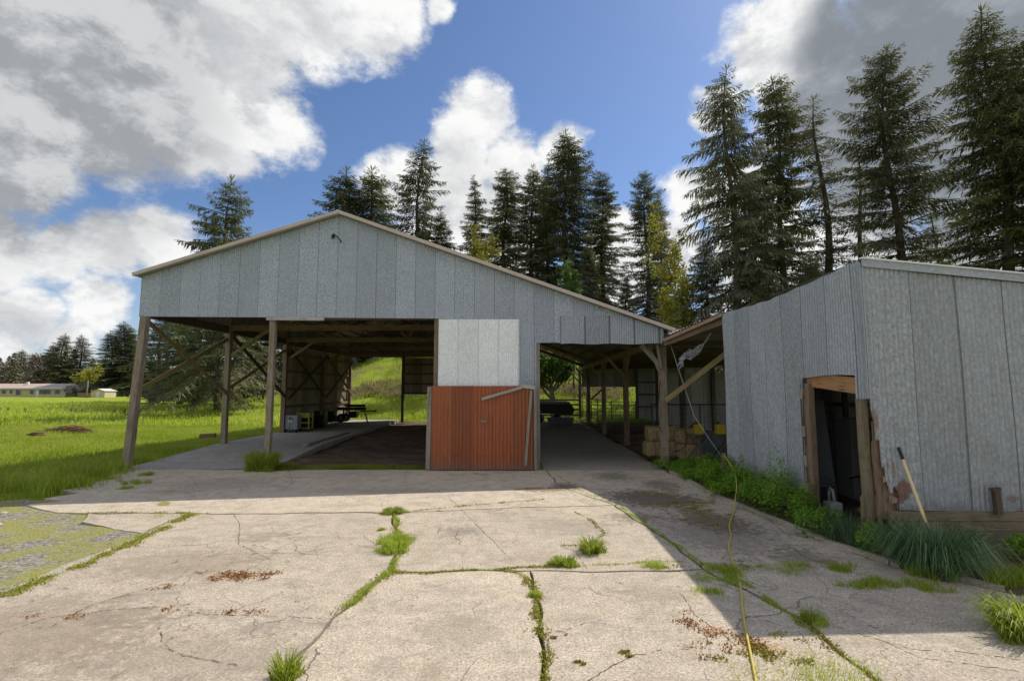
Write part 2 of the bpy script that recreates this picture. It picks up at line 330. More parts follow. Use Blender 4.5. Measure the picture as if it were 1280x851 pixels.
# ------------------------------------------------------------------ ground materials
def m_concrete(name, base=(.51, .435, .34), inside=False):
    m = MT(name); p = m.geo(); tone = m.n('ShaderNodeAttribute', attribute_name='tone').outputs['Fac']
    agg = m.voro(p, 70, out=1); av = m.n('ShaderNodeSeparateColor', {0: agg}).outputs[0]
    f = m.noise(p, 38, 6, .85); mid = m.noise(p, 4, 5, .65); big = m.noise(p, .55, 4, .6)
    grit = m.noise(p, 85, 3, .75)
    k = m.math('MULTIPLY', m.math('ADD', .50, m.math('MULTIPLY', m.math('ADD', m.math('MULTIPLY', m.sstep(f, .38, .62), .8), m.math('MULTIPLY', av, .45)), .80)), m.math('ADD', .66, m.math('MULTIPLY', mid, .68)))
    k = m.math('MULTIPLY', k, m.math('ADD', .8, m.math('MULTIPLY', big, .4)))
    k = m.math('MULTIPLY', k, tone)
    c = m.mix(1.0, (*base, 1), m.n('ShaderNodeCombineColor', {0: k, 1: k, 2: k}).outputs[0], 'MULTIPLY')
    c = m.mix(m.math('MULTIPLY', m.sstep(m.noise(p, 2.2, 7, .8), .50, .62), .38), c, (.27, .235, .19, 1))
    c = m.mix(m.math('MULTIPLY', m.sstep(m.noise(m.vscale(p, (1, 1, 1), (3, 8, 0)), 1.7, 7, .8), .54, .64), .30), c, (.62, .56, .45, 1))
    # dark and pale stones of worn aggregate
    c = m.mix(m.math('MULTIPLY', m.sstep(m.noise(p, 48, 4, .8), .55, .63), .5), c, (.15, .13, .105, 1))
    c = m.mix(m.math('MULTIPLY', m.sstep(m.noise(p, 75, 2, .7), .60, .68), .6), c, (.80, .74, .62, 1))
    # grey worn films and brown films
    film = m.sstep(m.noise(m.vscale(p, (1, 1.6, 1)), 1.3, 5, .7, .6), .5, .68)
    c = m.mix(m.math('MULTIPLY', film, .42), c, (.245, .215, .18, 1))
    br = m.sstep(m.noise(m.vscale(p, (1, 1, 1), (7, 3, 0)), .9, 5, .7), .55, .72)
    c = m.mix(m.math('MULTIPLY', br, .35), c, (.34, .245, .145, 1))
    if not inside:
        nz = m.noise(p, 7, 5, .75, .3); nzf = m.noise(m.vscale(p, (1, 1.8, 1)), 19, 4, .8)
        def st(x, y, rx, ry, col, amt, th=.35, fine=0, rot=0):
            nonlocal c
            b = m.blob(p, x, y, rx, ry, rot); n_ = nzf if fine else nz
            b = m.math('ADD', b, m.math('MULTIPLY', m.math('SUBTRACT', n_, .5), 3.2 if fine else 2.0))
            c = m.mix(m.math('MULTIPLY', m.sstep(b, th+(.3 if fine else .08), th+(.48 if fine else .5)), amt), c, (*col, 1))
        # oil, damp and mud stains in the concrete
        st(-5.0, 5.2, 2.4, 1.6, (.26, .205, .145), .5, .15); st(3.4, 9.0, 1.6, 2.4, (.15, .13, .105), .5, .15); st(0.9, 9.3, 1.3, 1.0, (.27, .235, .19), .45, .2); st(-3.4, 12.4, 3.0, .6, (.27, .23, .18), .4, .2); st(-1.0, 8.9, .9, .9, (.20, .18, .16), .5); st(-4.6, 7.3, 2.2, 1.2, (.25, .20, .145), .45, .2); st(-3.0, 4.8, 2.5, .8, (.26, .215, .16), .4, .25); st(1.6, 6.3, 1.0, .7, (.24, .205, .16), .4, .3); st(-.6, 5.4, .9, .9, (.27, .23, .18), .4, .25); st(-7.5, 13.2, 2.6, 1.4, (.20, .18, .16), .4, .2)
        st(-4.2, 8.6, 1.0, .7, (.20, .17, .13), .45)
        st(-4.2, 5.6, 1.3, .6, (.20, .165, .12), .35)
        st(.6, 12.6, 1.5, .55, (.20, .12, .065), .75, .25)
        st(1.2, 13.0, .8, .9, (.10, .08, .06), .7, .3)
        st(-2.6, 5.4, .6, .4, (.18, .16, .14), .4)
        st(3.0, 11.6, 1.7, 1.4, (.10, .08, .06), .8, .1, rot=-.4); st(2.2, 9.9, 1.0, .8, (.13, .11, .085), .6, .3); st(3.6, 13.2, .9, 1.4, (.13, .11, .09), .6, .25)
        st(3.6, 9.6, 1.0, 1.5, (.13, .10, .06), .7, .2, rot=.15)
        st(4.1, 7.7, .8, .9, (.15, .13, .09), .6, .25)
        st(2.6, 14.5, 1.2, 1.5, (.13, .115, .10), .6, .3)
        # mosses
        st(-3.75, 6.8, .68, .30, (.24, .085, .03), .8, .30, 1)
        st(-3.7, 6.75, 1.1, .5, (.15, .12, .03), .6, .55, 1)
        st(2.25, 5.05, .62, .45, (.34, .16, .035), .85, .40, 1)
        st(1.95, 5.4, .4, .3, (.34, .13, .03), .8, .42, 1)
        st(3.45, 10.5, .8, 1.6, (.17, .12, .015), .85, .42, 1, .1)
        st(3.0, 12.2, 1.0, .5, (.15, .13, .02), .7, .45, 1)
        st(4.3, 7.4, .6, .4, (.15, .13, .02), .8, .42, 1)
        st(3.0, 7.3, .8, .35, (.15, .11, .03), .7, .5, 1)
        st(-8.2, 12.2, 2.0, .9, (.12, .13, .03), .6, .5, 1)
    ed = m.n('ShaderNodeTexVoronoi', {'Vector': m.n('ShaderNodeVectorMath', {0: p, 1: m.vscale(m.n('ShaderNodeTexNoise', {'Vector': p, 'Scale': 1.6, 'Detail': 4.}).outputs[1], (.6, .6, 0))}, operation='ADD').outputs[0], 'Scale': .42}, feature='DISTANCE_TO_EDGE').outputs[0]
    ed2 = m.n('ShaderNodeTexVoronoi', {'Vector': m.n('ShaderNodeVectorMath', {0: p, 1: m.vscale(m.n('ShaderNodeTexNoise', {'Vector': p, 'Scale': 4., 'Detail': 5.}).outputs[1], (.35, .35, 0))}, operation='ADD').outputs[0], 'Scale': 1.5}, feature='DISTANCE_TO_EDGE').outputs[0]
    ck2 = m.math('MULTIPLY', m.math('SUBTRACT', 1.0, m.sstep(ed2, .002, .012)), m.sstep(m.noise(p, .45, 3, .5), .50, .58))
    c = m.mix(m.math('MULTIPLY', ck2, .6), c, (.10, .08, .05, 1))
    ck = m.math('MULTIPLY', m.math('SUBTRACT', 1.0, m.sstep(ed, .0005, .003)), m.sstep(m.noise(p, .8, 2, .5), .48, .6))
    c = m.mix(m.math('MULTIPLY', ck, .6), c, (.06, .05, .035, 1))
    h = m.math('ADD', m.math('MULTIPLY', f, .6), m.math('MULTIPLY', grit, .5)); h = m.math('SUBTRACT', h, m.math('MULTIPLY', ck, .8))
    n = m.bump(mid, .4, .03); n = m.bump(h, .9, .014, n)
    return m.fin(c, .88, n, 0, .2)
def m_ground(name, kind):
    m = MT(name); p = m.geo()
    if kind == 'field':
        a = m.noise(p, .35, 5, .6); b = m.noise(p, 6, 4, .7); f = m.noise(p, 40, 3, .7)
        x = m.math('ADD', m.math('MULTIPLY', a, .5), m.math('ADD', m.math('MULTIPLY', b, .3), m.math('MULTIPLY', f, .2)))
        c = m.ramp(x, [(.36, (.18, .24, .022)), (.5, (.26, .33, .032)), (.64, (.35, .40, .055))])
        dry = m.sstep(m.noise(m.vscale(p, (.5, 2.2, 1)), .07, 4, .6), .56, .66)
        far = m.sstep(m.sep(p)[1], 30, 60)
        c = m.mix(m.math('MULTIPLY', m.math('MULTIPLY', dry, far), .45), c, (.26, .25, .10, 1))
        hill = m.sstep(m.sep(p)[2], .6, 3.)
        hp = m.sstep(m.noise(p, .22, 5, .65), .47, .6)
        c = m.mix(m.math('MULTIPLY', hill, m.math('MULTIPLY', hp, .8)), c, (.20, .165, .10, 1))
        return m.fin(c, .9, m.bump(m.math('ADD', b, f), .8, .08), 0, .1)
    if kind == 'gravel':
        v = m.voro(p, 26, out=1); vv = m.n('ShaderNodeSeparateColor', {0: v}).outputs[0]; vd = m.voro(p, 26)
        c = m.ramp(vv, [(.0, (.13, .115, .10)), (.6, (.26, .235, .20)), (.93, (.34, .32, .28)), (1, (.42, .40, .36))])
        n1 = m.noise(p, 1.3, 5, .7); fine = m.noise(p, 30, 4, .8)
        x = m.math('ADD', n1, m.math('MULTIPLY', m.math('SUBTRACT', fine, .5), .5))
        c = m.mix(m.math('MULTIPLY', m.sstep(x, .43, .57), .82), c, m.mix(fine, (.18, .18, .04, 1), (.36, .35, .08, 1)))
        return m.fin(c, .9, m.bump(m.math('SUBTRACT', 1.0, vd), .7, .02), 0, .1)
    if kind == 'dirt':
        a = m.noise(p, 1.2, 5, .7); f = m.noise(p, 32, 5, .8)
        c = m.ramp(m.math('ADD', m.math('MULTIPLY', a, .55), m.math('MULTIPLY', f, .45)), [(.36, (.075, .052, .038)), (.5, (.15, .105, .075)), (.62, (.24, .185, .14))])
        st = m.sstep(m.noise(p, 60, 2, .5), .68, .72); c = m.mix(st, c, (.4, .37, .33, 1))
        return m.fin(c, .95, m.bump(m.math('ADD', a, f), .9, .04), 0, .1)
def build_ground():
    g = MATS
    g['concrete'] = m_concrete('old_concrete'); g['slab'] = m_concrete('barn_concrete', (.38, .36, .33), True)
    g['field'] = m_ground('meadow', 'field'); g['gravel'] = m_ground('mossy_gravel', 'gravel'); g['dirt'] = m_ground('packed_dirt', 'dirt')
    # terrain: one sheet to the horizon with the hill behind the barn
    xs = np.concatenate([np.linspace(-900, -90, 14), np.linspace(-84, 84, 113), np.linspace(90, 900, 14)])
    ys = np.concatenate([np.linspace(-120, -6, 10), np.linspace(-4, 110, 77), np.linspace(116, 1400, 20)])
    X, Y = np.meshgrid(xs, ys); Z = np.array([[hill(x, y) for x in xs] for y in ys])
    V = np.stack([X, Y, Z-.065], -1).reshape(-1, 3); nx = len(xs); i, j = np.meshgrid(np.arange(nx-1), np.arange(len(ys)-1)); b = (j*nx+i).ravel()
    tag(np_mesh('ground', V, np.stack([b, b+1, b+nx+1, b+nx], -1), g['field'], smooth=True), kind='structure')
    # the yard: slabs of concrete with open joints between them
    def slabs(name, polys, mat, z=0.0, thick=.12, seed=3):
        r = random.Random(seed); mb = MB(); tones = []
        for P in polys:
            t = r.uniform(.9, 1.08); n = len(P); dz = r.uniform(-.006, .004)
            zf = z if callable(z) else (lambda x, y: z+dz)
            c = Vector((sum(p[0] for p in P)/n, sum(p[1] for p in P)/n)); Q = []
            for k in range(n):     # roughen edges a little
                a, b_ = Vector(P[k]), Vector(P[(k+1) % n]); L = (b_-a).length; m_ = max(1, min(90, int(L/.12)))
                nn = Vector((b_.y-a.y, a.x-b_.x)).normalized()
                for q in range(m_):
                    p = a.lerp(b_, q/m_)-nn*(.010+r.uniform(0, .012) if q else .010)
                    p = p+Vector((.035*math.sin(p.y*2.3+1)+.018*math.sin(p.y*6.7+p.x), .035*math.sin(p.x*1.9+2)+.018*math.sin(p.x*5.9+p.y*.7))); Q.append(p)
            mb.face([(p.x, p.y, zf(p.x, p.y)) for p in Q]); tones.append(t)
            for k in range(len(Q)):
                p, q = Q[k], Q[(k+1) % len(Q)]
                mb.face([(p.x, p.y, zf(p.x, p.y)), (p.x, p.y, zf(p.x, p.y)-thick), (q.x, q.y, zf(q.x, q.y)-thick), (q.x, q.y, zf(q.x, q.y))]); tones.append(t*.8)
        o = mb.build(name, mat); a = o.data.attributes.new('tone', 'FLOAT', 'FACE'); a.data.foreach_set('value', tones)
        return tag(o, kind='structure')
    polys = [
        [(-6.15, 6.25), (-6.1, -8), (-2.45, -8), (-2.0, 4.4), (-1.98, 5.66), (-1.67, 7.0), (-1.79, 7.8), (-2.43, 10.2), (-6.34, 10.08)],
        [(-1.66, 7.0), (-1.97, 5.66), (-1.99, 4.4), (-2.44, -8), (.45, -8), (.24, 4.45), (.19, 5.5), (.18, 7.02)],
        [(.19, 7.02), (.2, 5.5), (.25, 4.45), (.46, -8), (3.0, -8), (2.97, 4.4), (2.92, 5.6), (2.5, 7.1)],
        [(-1.65, 7.01), (.18, 7.03), (2.5, 7.12), (2.2, 9.6), (1.95, 10.95), (-2.42, 10.25), (-1.78, 7.8)],
        [(2.51, 7.13), (2.93, 5.62), (2.98, 4.4), (3.01, -8), (12, -8), (12, 4.4), (5.95, 6.1), (5.1, 7.35), (4.85, 8.2), (4.45, 11.2), (1.96, 10.95), (2.21, 9.6)],
        [(-9.5, 10.35), (-9.0, 10.2), (-8.2, 10.12), (-6.34, 10.1), (-2.43, 10.27), (1.94, 10.98), (.95, 13.3), (.85, 15.55), (-11.75, 15.6), (-11.5, 14.8), (-11.35, 14.3), (-10.8, 14.05), (-11.0, 13.4), (-10.7, 12.9), (-10.9, 12.3), (-10.2, 12.0), (-10.5, 11.4), (-9.9, 11.2), (-10.3, 10.8)],
        [(-8.3, 10.08), (-7.9, 9.5), (-7.0, 8.95), (-6.35, 8.75), (-6.33, 10.08)],
        [(1.95, 10.98), (4.44, 11.22), (4.36, 15.55), (.86, 15.55), (.96, 13.3)],
    ]
    slabs('concrete_yard', polys, g['concrete'])
    slabs('alley_floor', [[(.7, 15.57), (4.36, 15.57), (4.45, 21.5), (.7, 21.5)], [(.7, 21.52), (4.45, 21.52), (4.5, 28), (.7, 28)], [(.7, 28.02), (4.5, 28.02), (4.5, 39.6), (.7, 39.6)]], g['slab'])
    def slabz(x, y): return max(0., min(1., (y-15.6)/5))*.25
    # left bay: sloping slab strip, dirt floor right of it
    mb = MB(); tn = []
    rows = [15.62, 18, 20.6, 25.6, 30.6, 36.3]
    for a, b in zip(rows, rows[1:]):
        ea = -7.5-(a-15.6)*.045; eb = -7.5-(b-15.6)*.045
        mb.face([(-11.95, a, slabz(0, a)), (ea, a, slabz(0, a)), (eb, b, slabz(0, b)), (-11.95, b, slabz(0, b))]); tn.append(random.uniform(.92, 1.05))
        mb.face([(ea, a, slabz(0, a)), (ea, a, -.1), (eb, b, -.1), (eb, b, slabz(0, b))]); tn.append(.9)
        mb.face([(-11.95, a, -.1), (-11.95, a, slabz(0, a)), (-11.95, b, slabz(0, b)), (-11.95, b, -.1)]); tn.append(.9)
    o = mb.build('barn_floor', g['slab']); a = o.data.attributes.new('tone', 'FLOAT', 'FACE'); a.data.foreach_set('value', tn); tag(o, kind='structure')
    def grid(name, x0, x1, y0, y1, nx, ny, zf, mat, xl=None):
        xs = np.linspace(0, 1, nx); ys = np.linspace(y0, y1, ny); V = []
        for y in ys:
            a = xl(y) if xl else x0
            for t in xs: x = a+(x1-a)*t; V.append((x, y, zf(x, y)))
        i, j = np.meshgrid(np.arange(nx-1), np.arange(ny-1)); b = (j*nx+i).ravel()
        return tag(np_mesh(name, V, np.stack([b, b+1, b+nx+1, b+nx], -1), mat, smooth=True), kind='structure')
    wob = lambda x, y: .018*math.sin(x*2.1+y)+.014*math.sin(y*2.7-x*1.3)+.01*math.sin(x*6.1+y*4.3)
    grid('dirt_floor', -7.5, .69, 15.62, 36.3, 60, 120, lambda x, y: max(0, min(1, (y-15.6)/9))*.12-.03+wob(x, y), g['dirt'], lambda y: -7.51-(y-15.6)*.045)
    grid('lean_to_floor', 4.5, 14, 13.6, 39, 60, 120, lambda x, y: .03+wob(x, y)*1.5, g['dirt'], lambda y: 4.39+(max(0, y-15.6))*.006)
    grid('garden_bed', 4.4, 14, 4.4, 13.6, 50, 60, lambda x, y: .0+wob(x, y)*.8, g['dirt'], lambda y: np.interp(y, [4.4, 6.1, 7.35, 8.2, 11.2, 13.6], [12.05, 6.0, 5.15, 4.9, 4.5, 4.42]))
    # mossy gravel on the left
    grid('gravel_patch', -40, -6.16, -8, 11.3, 120, 120, lambda x, y: -.02+wob(x, y)*.5, g['gravel'], lambda y: -16-2*math.sin(y*.5) if y < 8 else -16+(y-8)*1.5)
    # low kerb along the weed bed
    kb = [(4.38, 15.3), (4.40, 11.76), (4.84, 8.24), (5.1, 7.4), (5.75, 6.45)]
    mb = MB()
    for a, b in zip(kb, kb[1:]): mb.beam((a[0]+.05, a[1], .0), (b[0]+.05, b[1], .0), .1, .1, seg=6, jit=.006)
    tag(mb.build('kerb', g['concrete']), kind='structure')
    o = bpy.data.objects['kerb']; a = o.data.attributes.new('tone', 'FLOAT', 'FACE'); a.data.foreach_set('value', [.85]*len(o.data.polygons))
def hill(x, y):
    s = lambda t: (lambda q: q*q*(3-2*q))(max(0., min(1., t)))
    rise = s((y-39)/34)*9.0*s((x+40-(y-40)*.25)/22)
    far = s((y-75)/60)*2.0*s((x+25)/40)
    dip = -.0
    bumps = .12*math.sin(x*.31+y*.2)*s((y-40)/10)+.05*math.sin(x*.9)*s((y-16)/10)*s((-x-14)/6)
    return rise+far+bumps+dip
def joint_lines():
    P = lambda *q: [at(x, y, Z=0) for x, y in q]
    return dict(
      a=P((493, 637), (496, 655), (498, 675), (500, 690), (490, 712), (462, 735), (430, 760), (415, 770)), a2=P((415, 770), (380, 805), (345, 850), (300, 900)),
      b=P((490, 716), (530, 716), (570, 714), (610, 712), (650, 710), (700, 708)), b2=P((700, 709), (760, 706), (820, 702), (870, 702), (900, 708)),
      c=P((770, 631), (800, 650), (835, 675), (872, 701), (905, 715)), c2=P((905, 715), (950, 742), (1000, 778)), c3=P((1000, 778), (1040, 808), (1075, 832), (1110, 870)),
      d=P((625, 712), (645, 716), (662, 724), (668, 740), (672, 765), (676, 785)), d2=P((676, 785), (683, 805), (684, 825), (686, 855)),
      e=P((110, 641), (170, 641), (238, 641)), e2=P((238, 641), (330, 640), (420, 641), (490, 638)), e3=P((515, 639), (560, 634), (620, 629), (680, 624)),
      f=P((240, 642), (215, 655), (185, 669), (140, 690), (90, 712), (40, 730), (0, 746)),
      g=P((800, 633), (850, 630), (894, 627)), h=P((690, 590), (715, 606), (740, 620), (770, 631)),
      i=P((720, 640), (745, 655), (755, 668), (735, 682), (700, 682)))
# ------------------------------------------------------------------ barn
BY = 15.56
def roofz(x):  # roof line of the barn
    return 5.93+(x+11.77)*(7.86-5.93)/6.2 if x < -5.57 else 7.86-(x+5.57)*(7.86-4.17)/10.25
def build_barn():
    g = MATS
    T = thing('barn', 'long open-fronted pole barn with grey corrugated gable front and wooden posts', 'barn', (-3.5, BY, 0))
    # front gable siding, steps down round the openings
    def zb(u):
        x = -11.72+u
        if x < -2.45: return 4.63-.004*(x+11.7)*0-.08*(x+11.72)/9.3
        if x < .02: return 4.5
        if x < .56: return .04
        if x < 1.3: return 3.80
        return 3.83
    mb = MB(); mb.corrug((-11.72, BY), (4.42, BY), zb, lambda u: roofz(-11.72+u)-.05, samp=6, amp=.007)
    mb.build('gable_siding', g['galv'], T)
    # dented patch sheets low on the right
    mb = MB(); mb.corrug((1.28, BY-.03), (4.36, BY-.03), lambda u: 3.76+.015*math.sin(u*5), lambda u: min(4.62, roofz(1.28+u)-.07), warp=.012, rows=6, sheet=.62)
    mb.build('patch_siding', g['galv_side'], T)
    mb = MB(); mb.corrug((-2.44, BY-.028), (.03, BY-.028), lambda u: 2.46, lambda u: 4.52, samp=6, amp=.009)
    mb.build('white_panel', g['white_sheet'], T)
    # red sliding door
    dm = MB(); dm.corrug((-2.60, BY-.16), (.44, BY-.16), lambda u: .03, lambda u: 2.49, samp=8, amp=.012, lap=.006, pitch=.11, rows=3, warp=.004)
    d = dm.build('door', g['red_sheet'], T)
    MB().beam((-2.68, BY-.17, .02), (-2.66, BY-.17, 2.47), .13, .06, seg=4, jit=.004).build('door_stile', g['wood'], d)
    MB().beam((.50, BY-.17, .02), (.49, BY-.17, 2.5), .07, .06, seg=4, jit=.004).build('door_stile', g['post'], d)
    MB().beam((-2.6, BY-.09, 2.40), (.44, BY-.09, 2.40), .05, .14).build('door_rail', g['postbrown'], d)
    MB().beam((-2.6, BY-.09, .15), (.44, BY-.09, .15), .05, .14).build('door_rail', g['postbrown'], d)
    MB().beam(at(602, 499, Y=BY-.21), at(652, 484, Y=BY-.21), .05, .08, seg=3, jit=.006).build('loose_batten', g['woodpale'], d)
    MB().beam(at(664, 488, Y=BY-.21), at(657, 582, Y=BY-.21), .08, .04, seg=4, jit=.006).build('loose_batten', g['wood'], d)
    MB().beam((.05, BY-.19, 2.5), (.5, BY-.19, 2.44), .04, .12).build('loose_batten', g['woodpale'], d)
    # small hasp on the door
    MB().box(-1.12, -.94, BY-.19, BY-.172, 1.42, 1.47).build('hasp', g['steel'], d)
    # roof slabs
    def slope(x0, x1, name):
        m = MB(); za, zb_ = roofz(x0), roofz(x1); y0, y1 = BY-.18, 36.2
        for dz, fl in ((0, 0), (-.035, 1)):
            q = [(x0, y0, za+dz), (x1, y0, zb_+dz), (x1, y1, zb_+dz), (x0, y1, za+dz)]
            uv = [(y0, x0), (y0, x1), (y1, x1), (y1, x0)]
            m.face(q[::-1] if fl else q, uv[::-1] if fl else uv)
        m.face([(x0, y0, za-.035), (x1, y0, zb_-.035), (x1, y0, zb_), (x0, y0, za)])
        m.build(name, g['galv_in'], T)
    slope(-11.85, -5.57, 'roof'); slope(-5.57, 4.66, 'roof')
    m = MB()
    m.beam((-11.86, BY-.2, roofz(-11.86)+.0), (-5.57, BY-.2, roofz(-5.57)+.0), .10, .10, seg=1)
    m.build('roof_trim', g['trim'], T)
    m = MB(); m.beam((-5.57, BY-.2, roofz(-5.57)+.0), (4.72, BY-.2, roofz(4.72)+.0), .10, .10); m.build('roof_trim', g['trim'], T)
    # trusses and purlins
    ys = [BY+.12, 20.5, 25.6, 30.6, 35.6]
    for i, y in enumerate(ys):
        m = MB()
        for dy in (-.04, .04):
            if i: m.beam((-11.75, y+dy, 4.86), (-2.4, y+dy, 4.86), .05, .22)
            m.beam((-11.75, y+dy, roofz(-11.75)-.22), (-5.57, y+dy, roofz(-5.57)-.22), .05, .2)
            m.beam((-5.57, y+dy, roofz(-5.57)-.22), (4.6, y+dy, roofz(4.6)-.24), .05, .2)
        if i:
            xs_ = [-11.0, -9.4, -7.5, -5.57, -4.2, -2.6]
            for k, (a, b) in enumerate(zip(xs_, xs_[1:])):
                zt = lambda x: roofz(x)-.3
                if k % 2: m.beam((a, y, 4.9), (b, y, zt(b)), .05, .12)
                else: m.beam((a, y, zt(a)), (b, y, 4.9), .05, .12)
                m.beam((b, y+.06, 4.9), (b, y+.06, zt(b)), .04, .1)
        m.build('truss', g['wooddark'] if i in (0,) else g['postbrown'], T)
    m = MB()
    for k in range(11):
        x = -11.5+k*.6
        m.beam((x, BY, roofz(x)-.085), (x, 36.1, roofz(x)-.085), .05, .09)
    for k in range(17):
        x = -5.3+k*.6
        m.beam((x, BY, roofz(x)-.085), (x, 36.1, roofz(x)-.085), .05, .09)
    m.build('purlins', g['postbrown'], T)
    # posts
    def post(x, y, zt, w=.2, mt='post', lean=0, zb=-.1):
        MB().beam((x, y, zb), (x+lean, y, zt), w, w, seg=10, jit=.006).build('post', g[mt], T)
    post(-11.80, BY+.0, 4.63, .20, 'post', .27)
    post(-7.57, BY+.06, 4.5, .165, 'post', .0)
    post(-2.50, BY+.14, 4.6, .17, 'postbrown')
    post(.60, BY+.06, 4.6, .1, 'wood')
    for y in ys[1:]:
        post(-11.72, y, 5.7, .19, 'postbrown' if y > 22 else 'post', .0)
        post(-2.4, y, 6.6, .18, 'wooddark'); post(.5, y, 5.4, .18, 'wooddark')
    post(-8.05, 35.75, 4.9, .18, 'wooddark')
    for i, y in enumerate([16.3, 21.9, 27.6, 33.6, 38.2]):
        post(4.56, y, 3.95, .22 if i == 0 else .2, 'post' if i == 0 else 'postbrown')
        # knee brace to the rafter, and a short one to the eave girder
        z0 = 2.95
        MB().beam((4.45, y-.12, z0), (3.75 if i else 4.1, y-.12, 3.75), .045, .11).build('knee_brace', g['wood' if i == 0 else 'woodyellow'], T)
        if i: MB().beam((4.56, y-.1, 3.05), (4.56, y-1.0, 3.8), .045, .1).build('knee_brace', g['woodyellow'], T)
    MB().beam(at(801, 431, Y=16.1), at(826, 458, Y=16.1), .05, .14).build('knee_brace', g['wood'], T)
    MB().beam(at(821, 431, Y=16.0), at(826, 460, Y=16.0), .05, .14).build('knee_brace', g['wood'], T)
    MB().beam((4.5, 15.8, 3.86), (4.5, 38.3, 3.86), .1, .24).build('eave_girder', g['woodyellow'], T)
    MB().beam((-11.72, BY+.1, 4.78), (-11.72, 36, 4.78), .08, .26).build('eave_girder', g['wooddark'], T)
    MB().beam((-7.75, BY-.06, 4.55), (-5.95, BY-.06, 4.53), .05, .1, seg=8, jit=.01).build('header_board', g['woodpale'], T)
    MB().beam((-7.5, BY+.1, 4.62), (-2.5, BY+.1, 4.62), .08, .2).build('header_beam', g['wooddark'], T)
    # wall bracing on the open left side
    X = -11.70
    def yb(name, p, q, mt, w=.05, h=.14): MB().beam(p, q, h, w, up=(1, 0, 0)).build(name, g[mt], T)
    yb('cross_brace', (X+.10, BY+.1, 4.55), (X+.10, 20.4, 2.2), 'woodyellow'); yb('cross_brace', (X-.10, BY+.15, 2.3), (X-.0, 22.1, 5.15), 'woodyellow')
    yb('cross_brace', (X+.10, 20.6, 4.5), (X+.10, 25.5, 2.0), 'wooddark'); yb('cross_brace', (X-.10, 20.6, 2.35), (X, 26.9, 4.9), 'woodyellow')
    for a, b in ((25.7, 30.5), (30.7, 35.5)):
        yb('cross_brace', (X+.16, a, 4.4), (X+.16, b, 2.0), 'wooddark'); yb('cross_brace', (X+.20, a, 1.9), (X+.20, b, 4.3), 'wooddark')
        MB().beam((X+.16, a-5*0, 3.95), (X+1.4, a, 4.8), .05, .12).build('knee_brace', g['woodyellow'], T)
    MB().beam((X+.1, 20.5, 3.75), (X+1.7, 20.5, 4.85), .05, .13).build('knee_brace', g['woodyellow'], T)
    # left skirt and left rear wall, girts
    MB().corrug((-11.74, 36.0), (-11.74, BY+.02), lambda u: 4.62, lambda u: 5.88, samp=4).build('side_siding', g['galv_in'], T)
    MB().corrug((-11.87, 36.0), (-11.87, 25.6), lambda u: .28+.03*math.sin(u*9), lambda u: 4.66, samp=4).build('side_wall', g['tan_in'], T)
    m = MB()
    for z in (.6, 1.5, 2.4, 3.3, 4.2): m.beam((-11.79, 25.6, z), (-11.79, 36, z), .05, .13)
    m.build('girts', g['postbrown'], T)
    # back wall siding over the openings and the hanging panel
    MB().corrug((-11.8, 36.02), (.6, 36.02), lambda u: 4.62, lambda u: roofz(-11.8+u)-.06, samp=4).build('rear_siding', g['galv_in'], T)
    m = MB()
    for z in (4.68, 5.4, 6.1): m.beam((-11.7 if z < 5.8 else -9.5, 35.93, z), (.5, 35.93, z), .05, .12)
    m.build('girts', g['postbrown'], T)
    MB().corrug((-8.0, 36.02), (-5.6, 36.02), lambda u: 2.02, lambda u: 4.6, samp=4).build('hanging_panel', g['tan_in'], T)
    m = MB()
    for z in (2.1, 2.75, 3.45, 4.1): m.beam((-8.0, 35.93, z), (-5.6, 35.93, z), .05, .1)
    m.build('girts', g['wooddark'], T)
    MB().beam((-5.55, 35.9, .0), (-5.55, 35.9, 6.5), .16, .16).build('post', g['wooddark'], T)
    # broken lamp bracket high on the gable
    c = at(420, 297, Y=BY-.12)
    m = MB(); m.tube([c+Vector((-.12, .08, .06)), c+Vector((-.05, -.08, .09)), c+Vector((.06, -.12, .0)), c+Vector((.16, -.10, -.10)), c+Vector((.2, -.08, -.18))], [.022, .02, .018, .016, .03], 8)
    m.box(c.x-.17, c.x-.07, BY-.045, BY-.02, c.z+0, c.z+.12)
    m.build('lamp_bracket', g['darksteel'], T)
    return T
